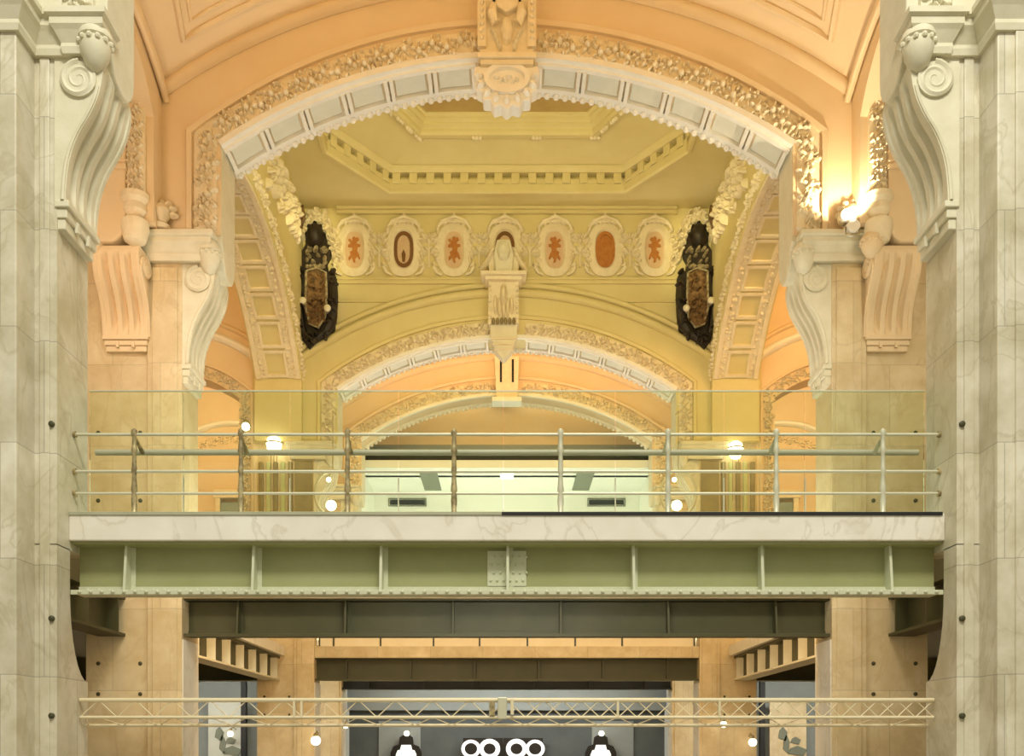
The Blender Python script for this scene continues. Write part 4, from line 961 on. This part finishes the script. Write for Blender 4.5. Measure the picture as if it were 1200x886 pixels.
def side_sign(px, lab):
    x = (px-CX)*yS/F; t = thing('display_sign', lab, 'sign', (x, yS, 0), 'black and white display signs')
    st = [(-0.52, 0), (-0.52, 1.35), (-0.42, 1.55), (-0.25, 1.62), (-0.22, 1.85), (-0.12, 1.92), (0.12, 1.92), (0.22, 1.85), (0.25, 1.62), (0.42, 1.55), (0.52, 1.35), (0.52, 0)]
    mb = MB(); mb.prism([(x+a, z) for a, z in st], yS, yS+0.06); mb.build('board', 'ink', t)
    st = [(-0.34, 0), (-0.34, 1.28), (-0.28, 1.42), (-0.2, 1.44), (-0.16, 1.60), (0.16, 1.60), (0.2, 1.44), (0.28, 1.42), (0.34, 1.28), (0.34, 0)]
    mb = MB(); mb.prism([(x+a, z) for a, z in st], yS-0.03, yS); mb.build('white_emblem', 'paper', t)
    mb = MB(); mb.sphere((x+0.02, yS-0.05, 1.98), 0.09, 12, 8); mb.build('lamp_globe', 'globe', t, smooth=True)
side_sign(476, 'black display sign with stepped white emblem, left one'); side_sign(704, 'black display sign with stepped white emblem, right one')
# aisle display panels at the bottom left and right
def aisle_panel(s, px0, px1, d, lab, mk):
    x0, x1 = (px0-CX)*d/F, (px1-CX)*d/F
    t = thing('exhibit_banner', lab, 'panel', ((x0+x1)/2, d, 0))
    mb = MB(); mb.box(x0, x1, d, d+0.05, 0, 2.9); mb.build('board', mk, t)
    for px, py, w, h in ((0.35, 860, 0.14, 0.22), (0.45, 872, 0.10, 0.3), (0.7, 868, 0.16, 0.12), (0.75, 880, 0.30, 0.16)):
        x = x0+(x1-x0)*px; z = EYE+(CY-py)*d/F
        mb = MB(); mb.prism([(x-w, z-h/2), (x+w*0.6, z-h), (x+w, z+h*0.2), (x, z+h), (x-w*0.7, z+h*0.5)], d-0.04, d); mb.build('dark_motif', 'vent', t)
    return t
aisle_panel(-1, 244, 282, 29.8, 'pale display panel with dark motifs at the bottom left', 'palegrey')
aisle_panel(1, 902, 945, 29.8, 'tan display panel with dark motifs at the bottom right', 'stone')
for s, px in ((-1, 286), (1, 893)):
    x = (px-CX)*29.7/F; t = thing('black_post', 'black post beside the bottom %s display panel' % ('left' if s < 0 else 'right'), 'post', (x, 29.7, 0))
    mb = MB(); mb.box(x-0.08, x+0.08, 29.62, 29.78, 0, 3.7); mb.build('shaft', 'black', t, bevel=0.01); mb = MB(); mb.box(x-0.13, x+0.13, 29.57, 29.83, 0, 0.1); mb.build('foot', 'black', t)

# ------------------------------------------------------------------ lamps seen in the picture
def globe_lamp(px, py, d, r, lab, wall_y=None, grp='small globe lamps'):
    x, y, z = W(px, py, d); t = thing('globe_lamp', lab, 'lamp', (x, y, z), grp)
    mb = MB(); mb.sphere((x, y, z), r, 16, 10); mb.build('globe', 'globe', t, smooth=True)
    mb = MB(); mb.lathe((x, y, z+r*0.8), [(r*0.5, 0), (r*0.55, 0.05), (r*0.2, 0.10)], 10); mb.build('cap', 'bronze', t, smooth=True)
    if wall_y:
        mb = MB(); mb.tube([(x, y, z+r+0.03), (x, (y+wall_y)/2, z+r+0.12), (x, wall_y, z+r+0.05)], 0.02, 6); mb.build('arm', 'bronze', t, smooth=True)
globe_lamp(370, 868, 24.0, 0.12, 'globe lamp on the left lower pier beside the dark display room', DC0)
globe_lamp(848, 849, 24.0, 0.08, 'small globe lamp on the right lower pier, under the truss', DC0+0.06)
globe_lamp(882, 870, 24.0, 0.10, 'globe lamp low on the right lower pier', DC0+0.06)
globe_lamp(405, 851, 28.0, 0.07, 'tiny globe lamp on the farthest left pier', DD0)
globe_lamp(288, 500, 23.9, 0.10, 'globe lamp high at the edge of the left carved pier', DC0+0.05)
globe_lamp(270, 860, 29.2, 0.09, 'globe lamp before the pale bottom left panel', 29.8)
def bowl_lamp(px, py, lab):
    x, y, z = W(px, py, 24.0); t = thing('bowl_lamp', lab, 'lamp', (x, y, z), 'white bowl lamps on the carved piers')
    mb = MB(); mb.lathe((x, y, z-0.2), [(0.02, 0), (0.10, 0.03), (0.16, 0.12), (0.19, 0.26)], 18); mb.build('bowl', 'globe', t, smooth=True)
    mb = MB(); mb.lathe((x, y, z+0.06), [(0.2, 0), (0.2, 0.03), (0.12, 0.05)], 18); mb.build('rim', 'bronze', t, smooth=True)
    mb = MB(); mb.sphere((x, y, z+0.13), 0.17, 14, 5, 0.7, 0.0, 1.0); mb.build('upper_globe', 'globe', t, smooth=True)
    mb = MB(); mb.tube([(x, y, z+0.05), (x, DC0+0.06, z+0.02)], 0.02, 6); mb.build('arm', 'bronze', t)
    for k in (-1, 0, 1):
        mb = MB(); mb.tube([(x+k*0.07, y, z-0.15), (x+k*0.07, y, z-1.2)], 0.009, 5); mb.build('hanging_rod', 'umber', t)
bowl_lamp(321, 523, 'white bowl lamp on the left pier below the carved arms'); bowl_lamp(862, 529, 'white bowl lamp on the right pier below the carved arms')
def hoop(px, lab):
    x, y, z = W(px, 578, 23.9); t = thing('hoop_lamp', lab, 'lamp', (x, y, z), 'hoop lamps beside the far opening')
    mb = MB(); mb.tube([(x+0.43*math.cos(k*math.pi/18), y, z+0.55*math.sin(k*math.pi/18)) for k in range(36)], 0.035, 7, closed=True); mb.build('hoop', 'rail', t, smooth=True)
    mb = MB(); mb.sphere((x-0.04, y, z-0.30), 0.13, 14, 9); mb.build('globe', 'globe', t, smooth=True)
    mb = MB(); mb.sphere((x-0.1, y, z+0.33), 0.06, 12, 8); mb.build('small_bulb', 'globe', t, smooth=True)
    mb = MB(); mb.tube([(x, y, z+0.55), (x, y, z+2.0), (x, DC0, z+2.05)], 0.012, 6); mb.build('hanger', 'bronze', t)
hoop(390, 'hoop lamp with a white globe at the left side of the far opening'); hoop(795, 'hoop lamp with a white globe at the right side of the far opening')
def floodlight(x, y, z, lab):
    t = thing('floodlight', lab, 'lamp', (x, y, z), 'floodlights on the ledge')
    mb = MB(); mb.lathe((x, y, z+0.10), [(0.09, -0.02), (0.10, 0.12), (0.05, 0.16)], 14, 'y'); mb.build('housing', 'white', t, smooth=True)
    mb = MB(); mb.tube([(x-0.1, y+0.04, z+0.1), (x-0.1, y+0.04, z+0.0), (x+0.1, y+0.04, z), (x+0.1, y+0.04, z+0.1)], 0.015, 6); mb.build('yoke', 'bronze', t)
floodlight(4.90, DB0-0.26, 9.13, 'white floodlight on the ledge of the right pier, upper one of two')
floodlight(4.96, DB0-0.36, 8.93, 'white floodlight on the ledge of the right pier, lower one of two')

# ------------------------------------------------------------------ light
def area(name, loc, target, sx, sy, col, power, spread=180):
    l = bpy.data.lights.new(name, 'AREA'); l.shape = 'RECTANGLE'; l.size = sx; l.size_y = sy; l.color = col; l.energy = power; l.spread = math.radians(spread)
    o = bpy.data.objects.new(name, l); C.objects.link(o); o.location = loc
    o.rotation_euler = (Vector(target)-Vector(loc)).to_track_quat('-Z', 'Z').to_euler(); return o
def spot(name, loc, target, col, power, ang=60, blend=0.5, r=0.05):
    l = bpy.data.lights.new(name, 'SPOT'); l.color = col; l.energy = power; l.spot_size = math.radians(ang); l.spot_blend = blend; l.shadow_soft_size = r
    o = bpy.data.objects.new(name, l); C.objects.link(o); o.location = loc
    o.rotation_euler = (Vector(target)-Vector(loc)).to_track_quat('-Z', 'Z').to_euler(); return o
ORANGE = (1.0, 0.57, 0.19); YEL = (1.0, 0.90, 0.46); NEUT = (1.0, 0.95, 0.82)
w = bpy.data.worlds.new('hall_light'); scene.world = w; w.use_nodes = True
nt = w.node_tree; bg = nt.nodes['Background']; bg.inputs['Strength'].default_value = 1.0
tc = nt.nodes.new('ShaderNodeTexCoord'); sp = nt.nodes.new('ShaderNodeSeparateXYZ'); rp = nt.nodes.new('ShaderNodeValToRGB')
nt.links.new(tc.outputs['Generated'], sp.inputs[0]); nt.links.new(sp.outputs['Z'], rp.inputs['Fac']); nt.links.new(rp.outputs['Color'], bg.inputs['Color'])
rp.color_ramp.elements[0].position = 0.0; rp.color_ramp.elements[0].color = (0.34, 0.32, 0.245, 1)
rp.color_ramp.elements[1].position = 0.75; rp.color_ramp.elements[1].color = (0.90, 0.86, 0.69, 1)
area('hall_key_light', (1.5, -1.0, 17.5), (0, 10.2, 4.5), 7.0, 2.5, (1.0, 0.96, 0.82), 2150)  # added key light from above, to shade the girder web
area('bay_lamp', (0, DA1+0.25, 11.2), (0, DB0, 12.0), 8.5, 0.5, ORANGE, 78)
area('bay_lamp_far', (0, DC1+0.2, 11.9), (0, DD0, 12.0), 8.0, 0.4, ORANGE, 100)
area('vault_lamp', (0, DB1+0.3, 12.6), (0, DC0, 12.9), 8.5, 0.8, YEL, 185)
area('vault_uplight', (0, DB1+0.4, 12.2), (0, MIDY+1, 15.5), 8.5, 0.6, YEL, 72)
area('deck_fill', (0, 10.97, 4.1), (0, 12.6, 10.0), 8.6, 0.2, NEUT, 45)  # added fill hidden behind the slab, lifts the bay from below
area('deck_fill_mid', (0, DB0+0.45, 4.12), (0, DB0+0.6, 10.0), 9.0, 0.3, NEUT, 190)  # added upward fill that whitens the near arch soffit
area('deck_fill_far', (0, DC0+0.55, 4.12), (0, DC0+0.6, 10.0), 9.0, 0.2, NEUT, 190)  # same added upward fill for the arch farther back
area('gallery_lamp', (0, DD1+0.2, 12.6), (0, 30.6, 12.0), 7.0, 0.4, (1.0, 0.70, 0.34), 45)
area('white_room_lamp', (0, 31.0, 6.0), (0, 31.2, 10.0), 7.0, 2.5, (0.95, 1.0, 0.92), 150)
area('pier_front_fill', (-5.75, 11.05, 7.6), (-5.6, 14.4, 7.4), 0.9, 3.0, (1.0, 0.66, 0.42), 70)  # added fill, unseen behind the near pier, warms the pier front
area('pier_front_fill', (5.75, 11.05, 7.6), (5.6, 14.4, 7.4), 0.9, 3.0, (1.0, 0.88, 0.62), 40)  # weaker added fill on the opposite side
for s in (-1, 1):
    area('side_bay_lamp', (s*8.6, 18.0, 12.9), (s*7.6, 24.3, 11.0), 3.5, 0.6, ORANGE, 260 if s > 0 else 120)
    area('side_far_lamp', (s*8.3, DC1+0.3, 11.9), (s*8.0, 29.6, 9.5), 3.0, 0.5, (1.0, 0.66, 0.34), 170)
    area('lower_lamp', (s*5.4, 11.2, 3.5), (s*5.6, 14.4, 1.6), 0.9, 0.3, (1.0, 0.70, 0.36), 30 if s < 0 else 18)
    area('lower_bay_lamp', (s*3.0, DB1+0.4, 3.5), (s*5.4, 24.3, 1.9), 2.5, 0.3, (1.0, 0.66, 0.32), 170)
    area('aisle_lamp', (s*8.2, DC1+0.6, 3.6), (s*7.6, 30.6, 1.6), 3.0, 0.4, NEUT, 170)
for s in (-1, 1): spot('arms_flood', (s*2.6, DB1+0.4, 12.75), (s*4.75, DC0, 13.7), (1.0, 0.86, 0.36), 1300, 18, 0.9, 0.1)
area('lower_reveal_fill', (0, 10.95, 3.55), (0, 14.5, 2.0), 3.0, 0.2, NEUT, 80)  # added fill hidden behind the girder, brightens the lower reveals
area('display_lamp', (0, DD1+0.3, 3.6), (0, 33.0, 1.9), 7.0, 0.3, (0.90, 0.97, 1.0), 150)
spot('ledge_flood', (4.93, DB0-0.55, 9.05), (4.75, DB0-0.02, 10.6), (1.0, 0.80, 0.52), 150, 100, 0.4)
# ------------------------------------------------------------------ camera
cam = bpy.data.cameras.new('camera'); co = bpy.data.objects.new('camera', cam); C.objects.link(co); scene.camera = co
co.location = (0, 0, EYE); co.rotation_euler = (math.pi/2, 0, 0)
cam.sensor_width = 36; cam.lens = F/1200*36; cam.shift_x = (600-CX)/1200; cam.shift_y = (CY-443)/1200; cam.clip_end = 200
vs = scene.view_settings; vs.view_transform = 'Standard'; vs.look = 'None'; vs.gamma = 1.0; vs.use_curve_mapping = False; vs.exposure = 0.0
